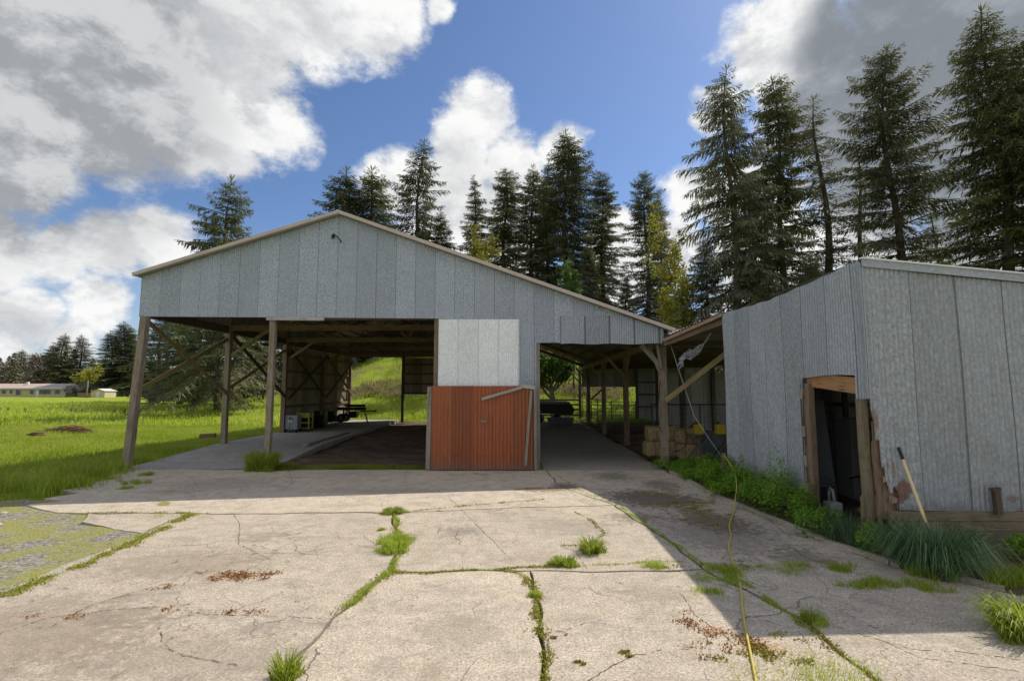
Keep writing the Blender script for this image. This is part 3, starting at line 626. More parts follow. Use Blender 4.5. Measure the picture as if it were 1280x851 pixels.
# ------------------------------------------------------------------ shed at the right and the roof between
SX, SYF, SYB, SXR = 5.4, 8.0, 13.5, 10.6
def shedz(y): return np.interp(y, [8, 8.92, 9.96, 10.87, 13.49, 14], [4.43, 4.39, 4.34, 4.30, 4.38, 4.38])
def build_shed():
    g = MATS
    T = thing('metal_shed', 'tall grey corrugated metal shed with an open doorway and weeds along its foot', 'shed', (SX, SYF, 0))
    rr = random.Random(5)
    def zb_side(u):
        y = SYB-u
        if 8.30 < y < 9.80: return 2.62+.02*math.sin(y*3)
        if y <= 8.30: return 2.2+(8.3-y)*.2
        if 9.80 <= y < 9.9: return .62+.5*(9.9-y)*10*rr.random()
        return .43+.03*math.sin(y*4)+.02*math.sin(y*11)+.02*rr.random()
    MB().corrug((SX, SYB), (SX, SYF), zb_side, lambda u: float(shedz(SYB-u))+.012*math.sin(u*92), sheet=.75, samp=10, amp=.008, pitch=.075, rows=7, warp=.012).build('side_wall', g['galv_side'], T)
    def zb_front(u):
        if u < .045: return 2.1-u*6
        if u < .10: return 1.62+.03*rr.random()
        if u < .15: return 1.2+.05*rr.random()
        if u < .33: return .92+.06*math.sin(u*50)+.04*rr.random()-.5*(u-.15)
        return .57+.012*math.sin(u*3)+.005*rr.random()
    top = lambda x: 4.43-.105*(x-SX)
    MB().corrug((SX, SYF), (SXR, SYF), zb_front, lambda u: top(SX+u)-.12, sheet=.72, samp=10, amp=.009, pitch=.076, rows=8, warp=.010, lap=.01).build('front_wall', g['galv_shed'], T)
    # rust-eaten flap left at the torn corner
    for (u0, u1, z0, z1) in ((.18, .33, 1.05, 1.32), (.12, .24, .98, 1.1), (.2, .42, .66, .80), (.3, .36, .56, .7)):
        n = 7; m = MB()
        for k in range(n):
            a = u0+(u1-u0)*k/n; b = u0+(u1-u0)*(k+1)/n
            m.face([(SX+a, SYF-.01-.02*math.sin(a*50), z0+rr.random()*.05), (SX+b, SYF-.01-.02*math.sin(b*50), z0+rr.random()*.05), (SX+b, SYF-.012, z1-rr.random()*.05), (SX+a, SYF-.012, z1-rr.random()*.05)])
        m.build('rusted_flap', g['rusttrim'], T, weld=True)
    MB().corrug((SXR, SYF), (SXR, 12.3), lambda u: .3, lambda u: top(SXR)-.05, samp=4).build('far_wall', g['galv_in'], T)  # unseen wall, closed to darken the interior, with a gap at the back
    for y in (SYF+.2, 10.8, SYB-.2): MB().beam((SXR-.1, y, -.05), (SXR-.1, y, 3.8), .15, .15).build('side_post', g['postbrown'], T)
    MB().corrug((SXR, SYB), (SX+.02, SYB), lambda u: .05, lambda u: top(SXR)+.1*u, samp=4).build('rear_wall', g['galv_in'], T)
    # roof
    m = MB(); e = .03
    for dz, fl in ((.0, 0), (-.04, 1)):
        q = [(SX-e*0, SYF-.03, top(SX)+dz), (SXR+.1, SYF-.03, top(SXR)+dz), (SXR+.1, SYB+.1, top(SXR)-.02+dz), (SX+.02, SYB+.1, 4.36+dz)]
        m.face(q[::-1] if fl else q, [(p[1], p[0]) for p in (q[::-1] if fl else q)])
    m.build('roof', g['galv_in'], T)
    m = MB(); m.beam((SX-.01, SYF-.045, top(SX)-.06), (SXR+.1, SYF-.045, top(SXR)-.06), .035, .12); m.build('fascia', g['galv_side'], T)
    m = MB(); m.beam((SX-.03, SYF-.055, top(SX)+.012), (SXR+.1, SYF-.055, top(SXR)+.012), .07, .022); m.build('roof_trim', g['paleroof'], T)
    m = MB(); m.beam((SX-.014, SYF-.012, 2.25), (SX-.014, SYF-.012, 4.38), .05, .05, seg=5, jit=.003); m.build('corner_trim', g['galv_side'], T)
    # sill boards below the metal
    m = MB()
    for k, (z, oy) in enumerate(((.50, .03), (.355, .05), (.21, .035), (.07, .05))):
        m.beam((SX+.18, SYF-.01+oy*.4, z), (SXR, SYF-.01+oy*.4, z), .06, .138, seg=14, jit=.003)
    m.build('sill_boards', g['woodmoss'], T)
    m = MB(); m.beam((SX-.03, 13.4, .36), (SX-.03, 9.95, .30), .06, .17, seg=10, jit=.004); m.beam((SX+.03, 13.4, .17), (SX+.03, 9.9, .14), .06, .2, seg=8, jit=.004); m.build('sill_boards', g['wood'], T)
    # door frame
    MB().beam((SX+.05, 9.86, -.05), (SX+.05, 9.86, 2.62), .10, .16, seg=8, jit=.004).build('door_post', g['wooddark'], T)
    MB().beam((SX+.02, 9.66, .05), (SX+.02, 9.66, 2.50), .10, .14, seg=6, jit=.003).build('door_post', g['postbrown'], T)
    for z in (.55, 1.05, 1.6, 2.3): MB().box(SX-.025, SX+.02, 9.80, 9.93, z-.09, z+.10).build('blocking', g['wood'], T)
    MB().beam((SX+.06, 9.75, 2.58), (SX+.06, 8.22, 2.44), .05, .26).build('door_header', g['woodorange'], T)
    MB().beam((SX-.0, 8.17, .2), (SX-.01, 8.17, 2.24), .10, .13, seg=8, jit=.006).build('door_post', g['woodmoss'], T)
    MB().beam((SX+.06, 8.03, -.0), (SX+.07, 8.06, 1.6), .05, .05, seg=8, jit=.012).build('door_post', g['postbrown'], T)
    MB().beam((SX-.05, 8.20, -.05), (SX-.04, 8.20, .75), .09, .05, seg=2, jit=.005).build('door_stop', g['woodmoss'], T)
    MB().beam((SX+.25, SYF+.05, .45), (SX+.25, SYF+.05, 1.9), .4, .03).build('corner_board', g['postbrown'], T)
    # wooden bracket nailed on the front wall
    c = (at(1245, 612, Y=SYF-.1), at(1248, 643, Y=SYF-.1))
    MB().beam(c[1], c[0], .085, .07, seg=3, jit=.006).beam(c[0]+Vector((-.07, 0, .0)), c[0]+Vector((.05, 0, .02)), .07, .04).build('wood_bracket', g['wooddark'], T)
    # inner studs and girts seen through the door
    m = MB()
    for z in (1.35, 2.0, 2.75, 3.4): m.beam((SX+.1, SYB-.08, z), (SXR, SYB-.08, z), .05, .1)
    for x in (6.2, 7.3, 8.4): m.beam((x, SYB-.12, 0), (x, SYB-.12, 4.1), .1, .1)
    m.build('inner_framing', g['wooddark'], T)
    return T
def build_leanto():
    g = MATS
    T = thing('lean_to_shelter', 'dark open shelter with rusty edged roof between the barn and the metal shed', 'shelter', (5, 15.5, 0))
    A, B = (4.42, 15.42, 3.93), (5.42, 13.45, 4.40); C, D, E_ = (14, 13.6, 4.1), (14, 38.4, 4.1), (4.62, 38.4, 4.0)
    m = MB()
    for dz, fl in ((0, 0), (-.03, 1)):
        P = [Vector(p)+Vector((0, 0, dz)) for p in (A, B, C, D, E_)]
        for tri in ((0, 1, 4), (1, 3, 4), (1, 2, 3)):
            q = [P[i] for i in tri]; q = q[::-1] if fl else q
            m.face(q, [(p.y, p.x) for p in q])
    m.build('roof', g['galv_in'], T)
    # wavy sheet ends over the edge board
    a, b = Vector(A), Vector(B); m = MB(); n = 130
    pa = None
    for k in range(n+1):
        p = a.lerp(b, k/n)+Vector((-.06, -.02, .02+.012*math.sin(k*.85)))
        if pa is not None: m.face([pa, p, p+Vector((.25, .12, .02)), pa+Vector((.25, .12, .02))], None, 0, True)
        pa = p
    m.build('roof_edge', g['rusttrim'], T)
    MB().beam(a+Vector((-.03, 0, -.07)), b+Vector((-.03, 0, -.05)), .05, .09, seg=8, jit=.006).build('fascia', g['rusttrim'], T)
    MB().beam(a+Vector((.05, .15, -.16)), b+Vector((.05, .2, -.22)), .08, .14).build('rafter', g['postbrown'], T)
    m = MB()
    for k in range(8):
        y = 16.5+k*2.8; m.beam((4.6, y, 3.84), (13.9, y, 4.0), .06, .16)
    m.build('rafters', g['wooddark'], T)
    MB().corrug((4.72, 38.3), (8.75, 38.3), lambda u: 2.55, lambda u: 3.98, samp=4).build('rear_siding', g['galv_in'], T)
    MB().corrug((8.75, 38.28), (14, 38.28), lambda u: .1, lambda u: 4.0, samp=4).build('rear_wall', g['galv_in'], T)
    for k in range(5): MB().beam((13.9, 13.8+k*6, -.05), (13.9, 13.8+k*6, 4.05), .16, .16).build('post', g['wooddark'], T)
    MB().beam((4.56, 15.6, 4.06), (4.56, 38.3, 4.1), .06, .36).build('sky_gap_board', g['wooddark'], T)  # added dark board, shuts out the strip of sky between the two roofs
    m = MB()
    for z in (1.1, 2.0, 2.9): m.beam((8.75, 38.18, z), (13.9, 38.18, z), .05, .12)
    m.build('girts', g['wooddark'], T)
    for x, y in ((8.75, 38.1), (7.4, 26.0), (8.6, 32), (6.5, 20.5), (9.8, 26)):
        MB().beam((x, y, -.05), (x, y, 3.9), .18, .18, seg=6, jit=.005).build('post', g['wooddark'], T)
    # a partition of old sheets deeper inside
    MB().corrug((7.5, 26.1), (13.9, 26.1), lambda u: .35, lambda u: 3.2, samp=4).build('partition', g['galv_in'], T)
    MB().beam(at(832, 501, Y=16.0), at(935, 420, Y=14.6), .05, .15).build('diagonal_brace', g['woodyellow'], T)
    return T
# ------------------------------------------------------------------ vegetation
def conifer_parts(seed, H, Rm, droop=.35, gap=.62, zb0=.12, lift=.25, dens=1., irregular=.35, taper=.85, wide_top=0., hang=.5):
    rng = np.random.default_rng(seed)
    Q = []; tv = MB()
    npts = 14; bend = [(math.sin(k*.7+seed)*.012*H*k/npts, math.cos(k*.5+seed*2)*.010*H*k/npts) for k in range(npts+1)]
    tr = lambda z: (np.interp(z/H*npts, range(npts+1), [b[0] for b in bend]), np.interp(z/H*npts, range(npts+1), [b[1] for b in bend]))
    tv.tube([(bend[k][0], bend[k][1], H*k/npts) for k in range(npts+1)], [max(.02, .0135*H*(1-k/npts)**.9+.01) for k in range(npts+1)], 9, caps=False)
    z = H*zb0
    up = np.array([0, 0, 1.])
    while z < H*.985:
        rel = z/H; L0 = Rm*((1-rel)**taper)*(1+wide_top*rel)+.25
        if rel < zb0+.10: L0 *= .55+.45*(rel-zb0)/.10
        nb = rng.integers(4, 7)
        a0 = rng.uniform(0, 6.28); zz0 = z
        for k in range(nb):
            if rng.random() < .12*irregular*2: continue
            L = L0*rng.uniform(1-irregular, 1.12)*(1+.22*math.sin(zz0*1.1+k*6.283/nb+seed)*math.sin(zz0*.37+seed*2)); az = a0+k*6.283/nb+rng.uniform(-.35, .35)
            zz = z+rng.uniform(-.4, .4)*gap
            out = np.array([math.cos(az), math.sin(az), 0]); side = np.array([-math.sin(az), math.cos(az), 0])
            sl = lift*(rel-.35)*2.2+rng.uniform(-.12, .12); dr = droop*(1.15-rel)*rng.uniform(.7, 1.3)
            tx, ty = tr(zz); base = np.array([tx, ty, zz])
            def pos(t): return base+out*L*t*(1-.08*t)+up*(L*(sl*t-dr*t*t+.28*dr*t**4))
            if L > .8:
                tv.tube([pos(0), pos(.35), pos(.7), pos(.95)], [.010*L+.012, .007*L+.01, .004*L+.006, .004], 4, caps=False)
            n = max(3, int(L/.125*dens)); ts = np.linspace(.12 if L > 1.5 else .02, 1.0, n)+rng.uniform(-.02, .02, n)
            for t in ts:
                p = pos(t); w = (math.sin(min(1., 1.12-t*.95)*1.57))
                for sg in (-1, 1):
                    ln = min(1.0, .34*L*w+.22)*rng.uniform(.55, 1.2)
                    if t > .97: ln *= .6
                    d = out*rng.uniform(.35, .9)+side*sg*rng.uniform(.5, 1.)-up*rng.uniform(.0, hang)
                    d /= np.linalg.norm(d)
                    q = p.copy(); sz = ln
                    # a feathery twig: two thin leaves, one flat, one hanging
                    cr = np.cross(d, up); cr /= np.linalg.norm(cr)+1e-6
                    wd = rng.uniform(.022, .045)+.026*ln
                    mid = q+d*sz*.45-up*sz*.03; tip = q+d*sz-up*sz*rng.uniform(.02, .22)
                    Q.append((q, mid-cr*wd, tip, mid+cr*wd))
                    hd = (d*.35-up*rng.uniform(.5, 1.)); hl = sz*rng.uniform(.25, .6)
                    m2 = q+d*sz*rng.uniform(.2, .7); hw = wd*.55
                    Q.append((m2, m2+hd*hl*.5-d*hw*1.3, m2+hd*hl, m2+hd*hl*.5+d*hw*1.3))
        z += gap*rng.uniform(.7, 1.25)*(.55+.6*(1-rel))
    # leader tip
    tx, ty = tr(H)
    for k in range(7):
        a = k*.9; d = np.array([math.cos(a), math.sin(a), .9]); b = np.array([tx, ty, H-.5+.06*k]); c = np.array([-math.sin(a), math.cos(a), 0])*.06
        Q.append((b, b+d*.25-c, b+d*.5, b+d*.25+c))
    Q.append((np.array([tx-.05, ty, H-.8]), np.array([tx-.06, ty, H]), np.array([tx, ty, H+.5]), np.array([tx+.06, ty, H])))
    V = np.array(Q).reshape(-1, 3); Fq = np.arange(len(V)).reshape(-1, 4)
    return tv, V, Fq
PROTO = {}
def conifer(kind, loc, H, label, rz=0., width=1., group='tall conifers round the farm'):
    spec = dict(
        dense=dict(seed=11, H=24, Rm=5.4, droop=.28, gap=.48, zb0=.08, dens=1.15, taper=.68, mat='needles'),
        open=dict(seed=23, H=30, Rm=6.2, droop=.42, gap=.66, zb0=.14, dens=.95, irregular=.55, taper=.6, mat='needles2'),
        tall=dict(seed=37, H=32, Rm=6.6, droop=.34, gap=.52, zb0=.12, dens=1.0, irregular=.5, taper=.62, mat='needles'),
        droopy=dict(seed=41, H=30, Rm=6.4, droop=.75, gap=.56, zb0=.10, dens=1.0, irregular=.55, taper=.6, hang=1.1, mat='needles2'),
        sparse=dict(seed=53, H=28, Rm=3.6, droop=.45, gap=.85, zb0=.3, dens=.8, irregular=.6, taper=.6, mat='needles2'),
        broad=dict(seed=67, H=18, Rm=7.2, droop=.36, gap=.55, zb0=.08, dens=1.1, irregular=.5, taper=.75, lift=.3, mat='needles'),
        forked=dict(seed=97, H=30, Rm=6.2, droop=.5, gap=.5, zb0=.1, dens=1.1, irregular=.6, taper=.5, lift=.3, mat='needles'),
        slim=dict(seed=103, H=30, Rm=4.6, droop=.5, gap=.5, zb0=.1, dens=1.1, irregular=.5, taper=.7, lift=.25, mat='needles2'),
        windy=dict(seed=79, H=30, Rm=6.8, droop=.30, gap=.5, zb0=.12, dens=1.05, irregular=.55, taper=.55, lift=.45, mat='needles2'))[kind]
    s = H/spec['H']
    if kind not in PROTO:
        sp = dict(spec); mt = sp.pop('mat'); T = thing('conifer_tree', label, 'conifer', (0, 0, 0), group)
        tv, V, Fq = conifer_parts(**sp)
        tv.build('trunk', MATS['bark'], T); np_mesh('crown', V, Fq, MATS[mt], T)
        T.location = loc; T.rotation_euler = (0, 0, rz); T.scale = (s*width, s*width, s); PROTO[kind] = T; return T
    return copy_thing(PROTO[kind], loc, rz, (s*width, s*width, s), label, group)
def leafy(name, loc, H, Rc, label, cat, mat, n=5000, leaf=.16, trunk=.12, seed=1, bark='bark', zc=.62, flat=.8, group=None, kids=7, spread=.9):
    rng = np.random.default_rng(seed); T = thing(name, label, cat, loc, group); L = np.array(loc)
    tv = MB(); tips = []
    def limb(p, d, ln, r, lv):
        n_ = 4; pts = [p]; q = p.copy(); dd = d.copy()
        for k in range(n_):
            dd = dd+rng.normal(0, .16, 3)+np.array([0, 0, .05]); dd /= np.linalg.norm(dd); q = q+dd*ln/n_; pts.append(q.copy())
        tv.tube([L+x for x in pts], [r*(1-.5*k/n_) for k in range(n_+1)], 6 if lv < 2 else 4, caps=False)
        if lv >= 2: tips.extend(pts[2:]); return
        for k in range(kids if lv == 0 else 4):
            a = rng.uniform(0, 6.28); t = rng.uniform(.45, 1.); b = pts[int(t*n_)]
            e = dd*.6+np.array([math.cos(a), math.sin(a), rng.uniform(-.1, .6)])*spread; e /= np.linalg.norm(e)
            limb(b, e, ln*rng.uniform(.5, .8), r*.5, lv+1)
    limb(np.zeros(3), np.array([.05, .03, 1.]), H*.5, trunk, 0)
    tips = np.array(tips)
    tips[:, :2] *= min(1.6, Rc/(np.percentile(np.linalg.norm(tips[:, :2], axis=1), 92)+.01)) if Rc else 1
    tips[:, 2] *= H/(tips[:, 2].max()+.01)
    c = tips[rng.integers(0, len(tips), n)]+rng.normal(0, 1, (n, 3))*np.array([.11, .11, .08])*Rc*1.1
    u = rng.normal(0, 1, (n, 3)); u /= np.linalg.norm(u, axis=1)[:, None]; w = np.cross(u, rng.normal(0, 1, (n, 3))); w /= np.linalg.norm(w, axis=1)[:, None]
    s = (leaf*rng.uniform(.5, 1.3, n))[:, None]
    V = np.stack([c-u*s, c-w*s*.6, c+u*s, c+w*s*.6], 1).reshape(-1, 3)+L
    tv.build('trunk', MATS[bark], T); np_mesh('crown', V, np.arange(len(V)).reshape(-1, 4), MATS[mat], T)
    return T
def blades(pts, h, w, lean, rng, curl=.6, lean_dir=None):
    n = len(pts); a = rng.uniform(0, 6.283, n) if lean_dir is None else lean_dir+rng.normal(0, .5, n)
    hh = h*rng.uniform(.45, 1.15, n) if np.isscalar(h) else h
    ww = w*rng.uniform(.6, 1.2, n); ln = lean*rng.uniform(.2, 1.2, n)*hh
    d = np.stack([np.cos(a), np.sin(a), np.zeros(n)], 1); fa = rng.uniform(0, 6.283, n); s = np.stack([np.cos(fa), np.sin(fa), np.zeros(n)], 1)*ww[:, None]/2
    up = np.array([0, 0, 1.])
    p0 = pts; p1 = pts+d*(ln*.25)[:, None]+up*(hh*.55)[:, None]; p2 = pts+d*(ln*.65)[:, None]+up*(hh*.92)[:, None]; p3 = pts+d*ln[:, None]+up*(hh*np.maximum(.2, 1-curl*.42*np.minimum(1.3, ln/hh)))[:, None]
    V = np.stack([p0-s, p0+s, p1-s*.85, p1+s*.85, p2-s*.5, p2+s*.5, p3], 1)
    b = (np.arange(n)*7)[:, None, None]; t = np.array([[0, 1, 3], [0, 3, 2], [2, 3, 5], [2, 5, 4], [4, 5, 6]])[None]
    return V.reshape(-1, 3), (b+t).reshape(-1, 3)
def clump(x, y, r, h, n, rng, ry=None, power=1., soft=False):
    a = rng.uniform(0, 6.283, n); q = np.sqrt(rng.uniform(0, 1, n))*r*(.78+.28*np.sin(a*3+x*7)+.18*np.sin(a*7+y*5))
    P = np.stack([x+q*np.cos(a), y+q*np.sin(a)*(ry or r)/r, np.zeros(n)-.01], 1)
    if soft:
        k = max(3, int(n/45)); c = rng.normal(0, .5, (k, 2))*[r, ry or r]+[x, y]; j = rng.integers(0, k, n); sg = min(.3*r, .045 if h == .1 and r > .2 else .12)
        P = np.stack([c[j, 0]+rng.normal(0, sg, n), c[j, 1]+rng.normal(0, sg*.8, n), np.zeros(n)-.01], 1)
    return P
def tuft(x, y, r, h, n, label, mat='blade', seed=0, w=.008, lean=.8, ry=None, name='grass_tuft', cat='grass tuft', group=None, z=0, curl=.7):
    rng = np.random.default_rng(seed+int(abs(x*100)+abs(y*37))); P = clump(x, y, r, h, n, rng, ry)
    q = np.linalg.norm((P[:, :2]-[x, y])/[r, ry or r], axis=1); hh = h*rng.uniform(.35, 1.15, n)*(1-.65*q**2)
    a = np.arctan2(P[:, 1]-y, P[:, 0]-x)
    V, Fc = blades(P+[0, 0, z], hh, w, lean, rng, curl, a)
    o = np_mesh(name, V, Fc, MATS[mat], org=(x, y, z)); return tag(o, label, cat, group)
def strip_pts(line, dens, wid, rng):
    out = []; ph = rng.uniform(0, 9, 3); S = 0.
    for a, b in zip(line, line[1:]):
        L = (b-a).length; n = rng.poisson(dens*L); t = rng.uniform(0, 1, n); nn = Vector((-(b-a).y, (b-a).x, 0)).normalized()
        o = rng.normal(0, wid, n)
        for tt, oo in zip(t, o):
            s_ = S+tt*L; q = .5+.5*math.sin(s_*5.3+ph[0])*math.sin(s_*2.1+ph[1])+.35*math.sin(s_*13+ph[2])
            if rng.random() > .15+q: continue
            p = a.lerp(b, tt)+nn*(oo*(.45+q)+.02*math.sin(s_*7+ph[1])); out.append((p.x, p.y, -.01))
        S += L
    return np.array(out).reshape(-1, 3)
def build_grass():
    rng = np.random.default_rng(5); g = MATS; J = joint_lines()
    # grass and moss growing in the joints of the yard
    parts = []
    def add(P, h, w, lean): parts.append(blades(P, h, w, lean, rng))
    for k, d, w, h in (('a', 1300, .035, .05), ('b', 500, .018, .035), ('b2', 550, .018, .04), ('c', 700, .03, .045), ('c2', 1000, .03, .055), ('c3', 420, .02, .035), ('d', 800, .026, .03), ('f', 900, .05, .05), ('e', 300, .02, .03), ('e2', 60, .015, .03), ('e3', 160, .02, .03), ('g', 300, .03, .04), ('h', 150, .03, .04)):
        add(strip_pts(J[k], d, w, rng), h, .006, .7)
    for x, y, r, n, h in ((-1.98, 8.3, .28, 900, .10), (-1.9, 7.85, .26, 700, .10), (-2.35, 9.0, .08, 200, .06), (1.9, 7.22, .18, 400, .08), (2.75, 7.0, .25, 700, .10), (2.6, 6.7, .2, 400, .08), (2.3, 6.35, .18, 300, .07), (3.1, 5.55, .10, 200, .1), (.2, 6.2, .08, 300, .07), (-9.6, 12.6, .25, 400, .07), (-9.9, 13.3, .4, 700, .10), (-10.4, 14.5, .3, 500, .1), (3.5, 7.1, .3, 400, .06), (4.3, 7.1, .25, 400, .10), (2.6, 4.55, .7, 1500, .06), (2.4, 4.2, .6, 900, .06), (-6.9, 9.9, .3, 200, .03), (3.6, 12.5, .25, 200, .04), (4.4, 6.6, .45, 800, .10), (4.9, 6.55, .3, 500, .10), (3.8, 7.2, .3, 300, .07)):
        P = clump(x, y, r, h, n, rng, r*.6, soft=True); add(P, h, .006, .8)
    V = []; Fc = []; b = 0
    for v, f in parts: V.append(v); Fc.append(f+b); b += len(v)
    tag(np_mesh('joint_grass', np.concatenate(V), np.concatenate(Fc), g['blade']), 'short green grass growing in the joints of the concrete yard', 'grass', kind='stuff')
    # moss cushions: small crumbs
    def crumbs(P, s, mat, name, label):
        n = len(P); u = rng.normal(0, 1, (n, 3)); u /= np.linalg.norm(u, axis=1)[:, None]; w = np.cross(u, rng.normal(0, 1, (n, 3))); w /= np.linalg.norm(w, axis=1)[:, None]
        sz = (s*rng.uniform(.4, 1.2, n))[:, None]; c = P+np.stack([np.zeros(n), np.zeros(n), rng.uniform(.0, .02, n)], 1)+[0, 0, .01]
        Vv = np.stack([c-u*sz, c-w*sz, c+u*sz, c+w*sz], 1).reshape(-1, 3)
        tag(np_mesh(name, Vv, np.arange(len(Vv)).reshape(-1, 4), g[mat]), label, 'moss', kind='stuff')
    Pm = [strip_pts(J[k], d, w, rng) for k, d, w in (('d2', 900, .03), ('d', 700, .03), ('c3', 500, .03), ('f', 900, .06), ('b', 500, .02), ('g', 300, .05), ('i', 250, .02), ('a', 300, .05), ('e', 300, .03), ('e3', 200, .03))]
    Pm += [clump(x, y, r, .1, n, rng, ry, soft=True) for x, y, r, ry, n in ((3.5, 10.3, .6, 1.4, 900), (2.3, 5.0, .5, .3, 700), (3.1, 7.2, .8, .3, 500), (.95, 4.9, .06, .05, 120), (.55, 4.75, .05, .04, 80))]
    crumbs(np.concatenate(Pm), .012, 'mossgreen', 'green_moss', 'yellow green moss in the cracks of the concrete yard')
    Pb = [clump(x, y, r, .1, n, rng, ry, soft=True) for x, y, r, ry, n in ((-3.6, 6.85, .55, .18, 1300), (-4.3, 6.4, .25, .08, 120), (2.1, 5.15, .45, .28, 900), (1.75, 5.6, .15, .25, 300), (.40, 5.25, .06, .05, 120), (-5.0, 5.6, .5, .06, 150), (-3.2, 5.75, .9, .05, 260), (3.2, 9.6, .4, .5, 250))]
    crumbs(np.concatenate(Pb)[::2], .012, 'mossbrown', 'brown_moss', 'rust brown moss scattered over the concrete yard')
    # fine open cracks, part of the moss-free paving: dark narrow gaps
    m = MB(); rr = random.Random(4)
    lines = [[(0, 792), (60, 772), (140, 762), (200, 758), (260, 768), (330, 769), (420, 774)], [(60, 785), (110, 758), (160, 742), (215, 728), (240, 708)], [(200, 783), (203, 800), (215, 815), (245, 822), (300, 832)],
             [(240, 696), (300, 692), (360, 691), (430, 695)], [(290, 640), (300, 655), (298, 680), (340, 700)], [(672, 785), (700, 790), (735, 778)], [(700, 682), (720, 690), (735, 712)], [(735, 851), (760, 835), (790, 820), (830, 812)],
             [(800, 700), (840, 712), (880, 725), (930, 740)], [(850, 740), (870, 770), (900, 790), (935, 820), (950, 851)], [(1000, 768), (1050, 785), (1100, 800), (1150, 822), (1280, 840)], [(1100, 800), (1140, 812), (1200, 815), (1280, 825)],
             [(930, 620), (960, 650), (1000, 680)], [(880, 640), (910, 690), (900, 702)], [(150, 600), (200, 606), (240, 612), (260, 618)], [(120, 612), (170, 604), (215, 596)], [(230, 618), (246, 606), (240, 598)], [(360, 588), (366, 604), (350, 616)], [(510, 588), (505, 602), (514, 612)],
             [(600, 588), (610, 600)], [(850, 655), (905, 664), (960, 668)], [(985, 700), (1050, 712), (1120, 728)], [(380, 690), (440, 680), (500, 690)], [(560, 560+60), (600, 660), (640, 700)]]
    rngl = random.Random(9)
    for ln in lines:
        P = [at(x, y, Z=0) for x, y in ln]; Q = []
        for a, b in zip(P, P[1:]):
            n = max(2, int((b-a).length/.035))
            for k in range(n): Q.append(a.lerp(b, k/n)+Vector((rngl.uniform(-.012, .012), rngl.uniform(-.012, .012), 0)))
        for k, (a, b) in enumerate(zip(Q, Q[1:])):
            if rngl.random() < .18: continue
            t = (b-a).normalized(); nn = Vector((-t.y, t.x, 0)); wa = rngl.uniform(.001, .0055); wb = rngl.uniform(.001, .0055)
            m.face([a+nn*wa+Vector((0, 0, .006)), a-nn*wa+Vector((0, 0, .006)), b-nn*wb+Vector((0, 0, .006)), b+nn*wb+Vector((0, 0, .006))])
    tag(m.build('crack_filling', g['crack']), 'dark earth filling the cracks of the concrete yard', 'earth', kind='stuff')
    # field grass, thinner with distance
    def field(n, x0, x1, y0, y1, h, w, mat, name, label, keep, lean=.5):
        X = rng.uniform(x0, x1, n); Y = y0+(y1-y0)*rng.uniform(0, 1, n)**1.3; k = keep(X, Y); X, Y = X[k], Y[k]
        Z = np.array([hill(a, b) for a, b in zip(X, Y)])-.04
        sc = np.clip(Y/14, 1, 3); hh = h*rng.uniform(.5, 1.2, len(X))*np.clip(sc, 1, 1.3)*(.7+.6*np.sin(X*.7+np.cos(Y*.5)*2)**2)
        fr = blades(np.stack([X, Y, Z], 1), hh, w*1., lean, rng)
        tag(np_mesh(name, *fr, g[mat]), label, 'grass', kind='stuff')
    el = lambda Y: np.interp(Y, [10.6, 11.3, 12.6, 13.7, 15.0, 16, 40], [-13.5, -11.2, -10.9, -11.1, -11.6, -12.0, -12.0])
    field(150000, -34, -10.2, 10.6, 34, .10, .016, 'blade', 'meadow_grass', 'bright green meadow grass beside the barn', lambda X, Y: X < el(Y)+rng.normal(0, .12, len(X)))
    field(45000, -90, -12, 34, 90, .25, .05, 'blade', 'far_meadow_grass', 'bright green grass further out in the meadow', lambda X, Y: X > -90)
    field(60000, -14, 14, 36.6, 66, .22, .035, 'blade', 'hill_grass', 'green grass on the slope behind the barn', lambda X, Y: Y > 36.8)
    # taller dark grass along the slab edge at the left
    X = rng.uniform(-17, -10, 26000); Y = rng.uniform(10.6, 17, 26000); k = (X < el(Y)-.05+.75*rng.uniform(0, 1, len(X))**2.5) & (rng.uniform(0, 1, len(X)) < np.exp(-np.abs(el(Y)-X)/1.6))
    P = np.stack([X[k], Y[k], np.full(k.sum(), -.03)], 1); P = P[np.sin(P[:, 0]*2.3)+np.cos(P[:, 1]*2.9+P[:, 0]) > -.6]
    tag(np_mesh('edge_grass', *blades(P, .38, .018, .7, rng), g['blade']), 'long grass hanging over the edge of the concrete by the corner post', 'grass', kind='stuff')
    # grass strip in front of the dirt floor
    P = np.concatenate([clump(-5, 15.75, 2.5, .1, 5500, rng, .28), clump(-3.6, 15.7, 1.2, .1, 900, rng, .2), clump(.55, 15.75, .25, .1, 260, rng, .2)])
    P[:, 2] = -.02
    tag(np_mesh('threshold_grass', *blades(P, .13, .012, .6, rng), g['blade']), 'strip of grass between the yard and the dirt floor of the barn', 'grass', kind='stuff')
    # dry grass bands in the far field
    P = []
    for x, y, rx, ry, n in ((-52, 52, 12, 1.6, 900), (-34, 50, 6, 1.5, 700), (-60, 44, 10, 1.0, 300), (-28, 50, 4, 1.2, 900)):
        c = clump(x, y, rx, .1, n, rng, ry, soft=True); P.append(c)
    tag(np_mesh('dry_grass', *blades(np.concatenate(P), .55, .05, .5, rng), g['drygrass']), 'pale dry grass standing in bands across the meadow', 'grass', kind='stuff')
    # rough stuff on the hill
    P = []
    for x, y, rx, ry, n in ((-13, 50, 6, 3, 2500), (-4, 54, 5, 3, 1500), (14, 55, 8, 4, 5000), (7, 50, 5, 3, 2500)):
        c = clump(x, y, rx, .1, n, rng, ry); c[:, 2] = [hill(a, b)-.03 for a, b in c[:, :2]]; P.append(c)
    tag(np_mesh('hill_dry_grass', *blades(np.concatenate(P), .55, .06, .6, rng), g['drygrass']), 'dry yellow grass on the slope behind the barn', 'grass', kind='stuff')
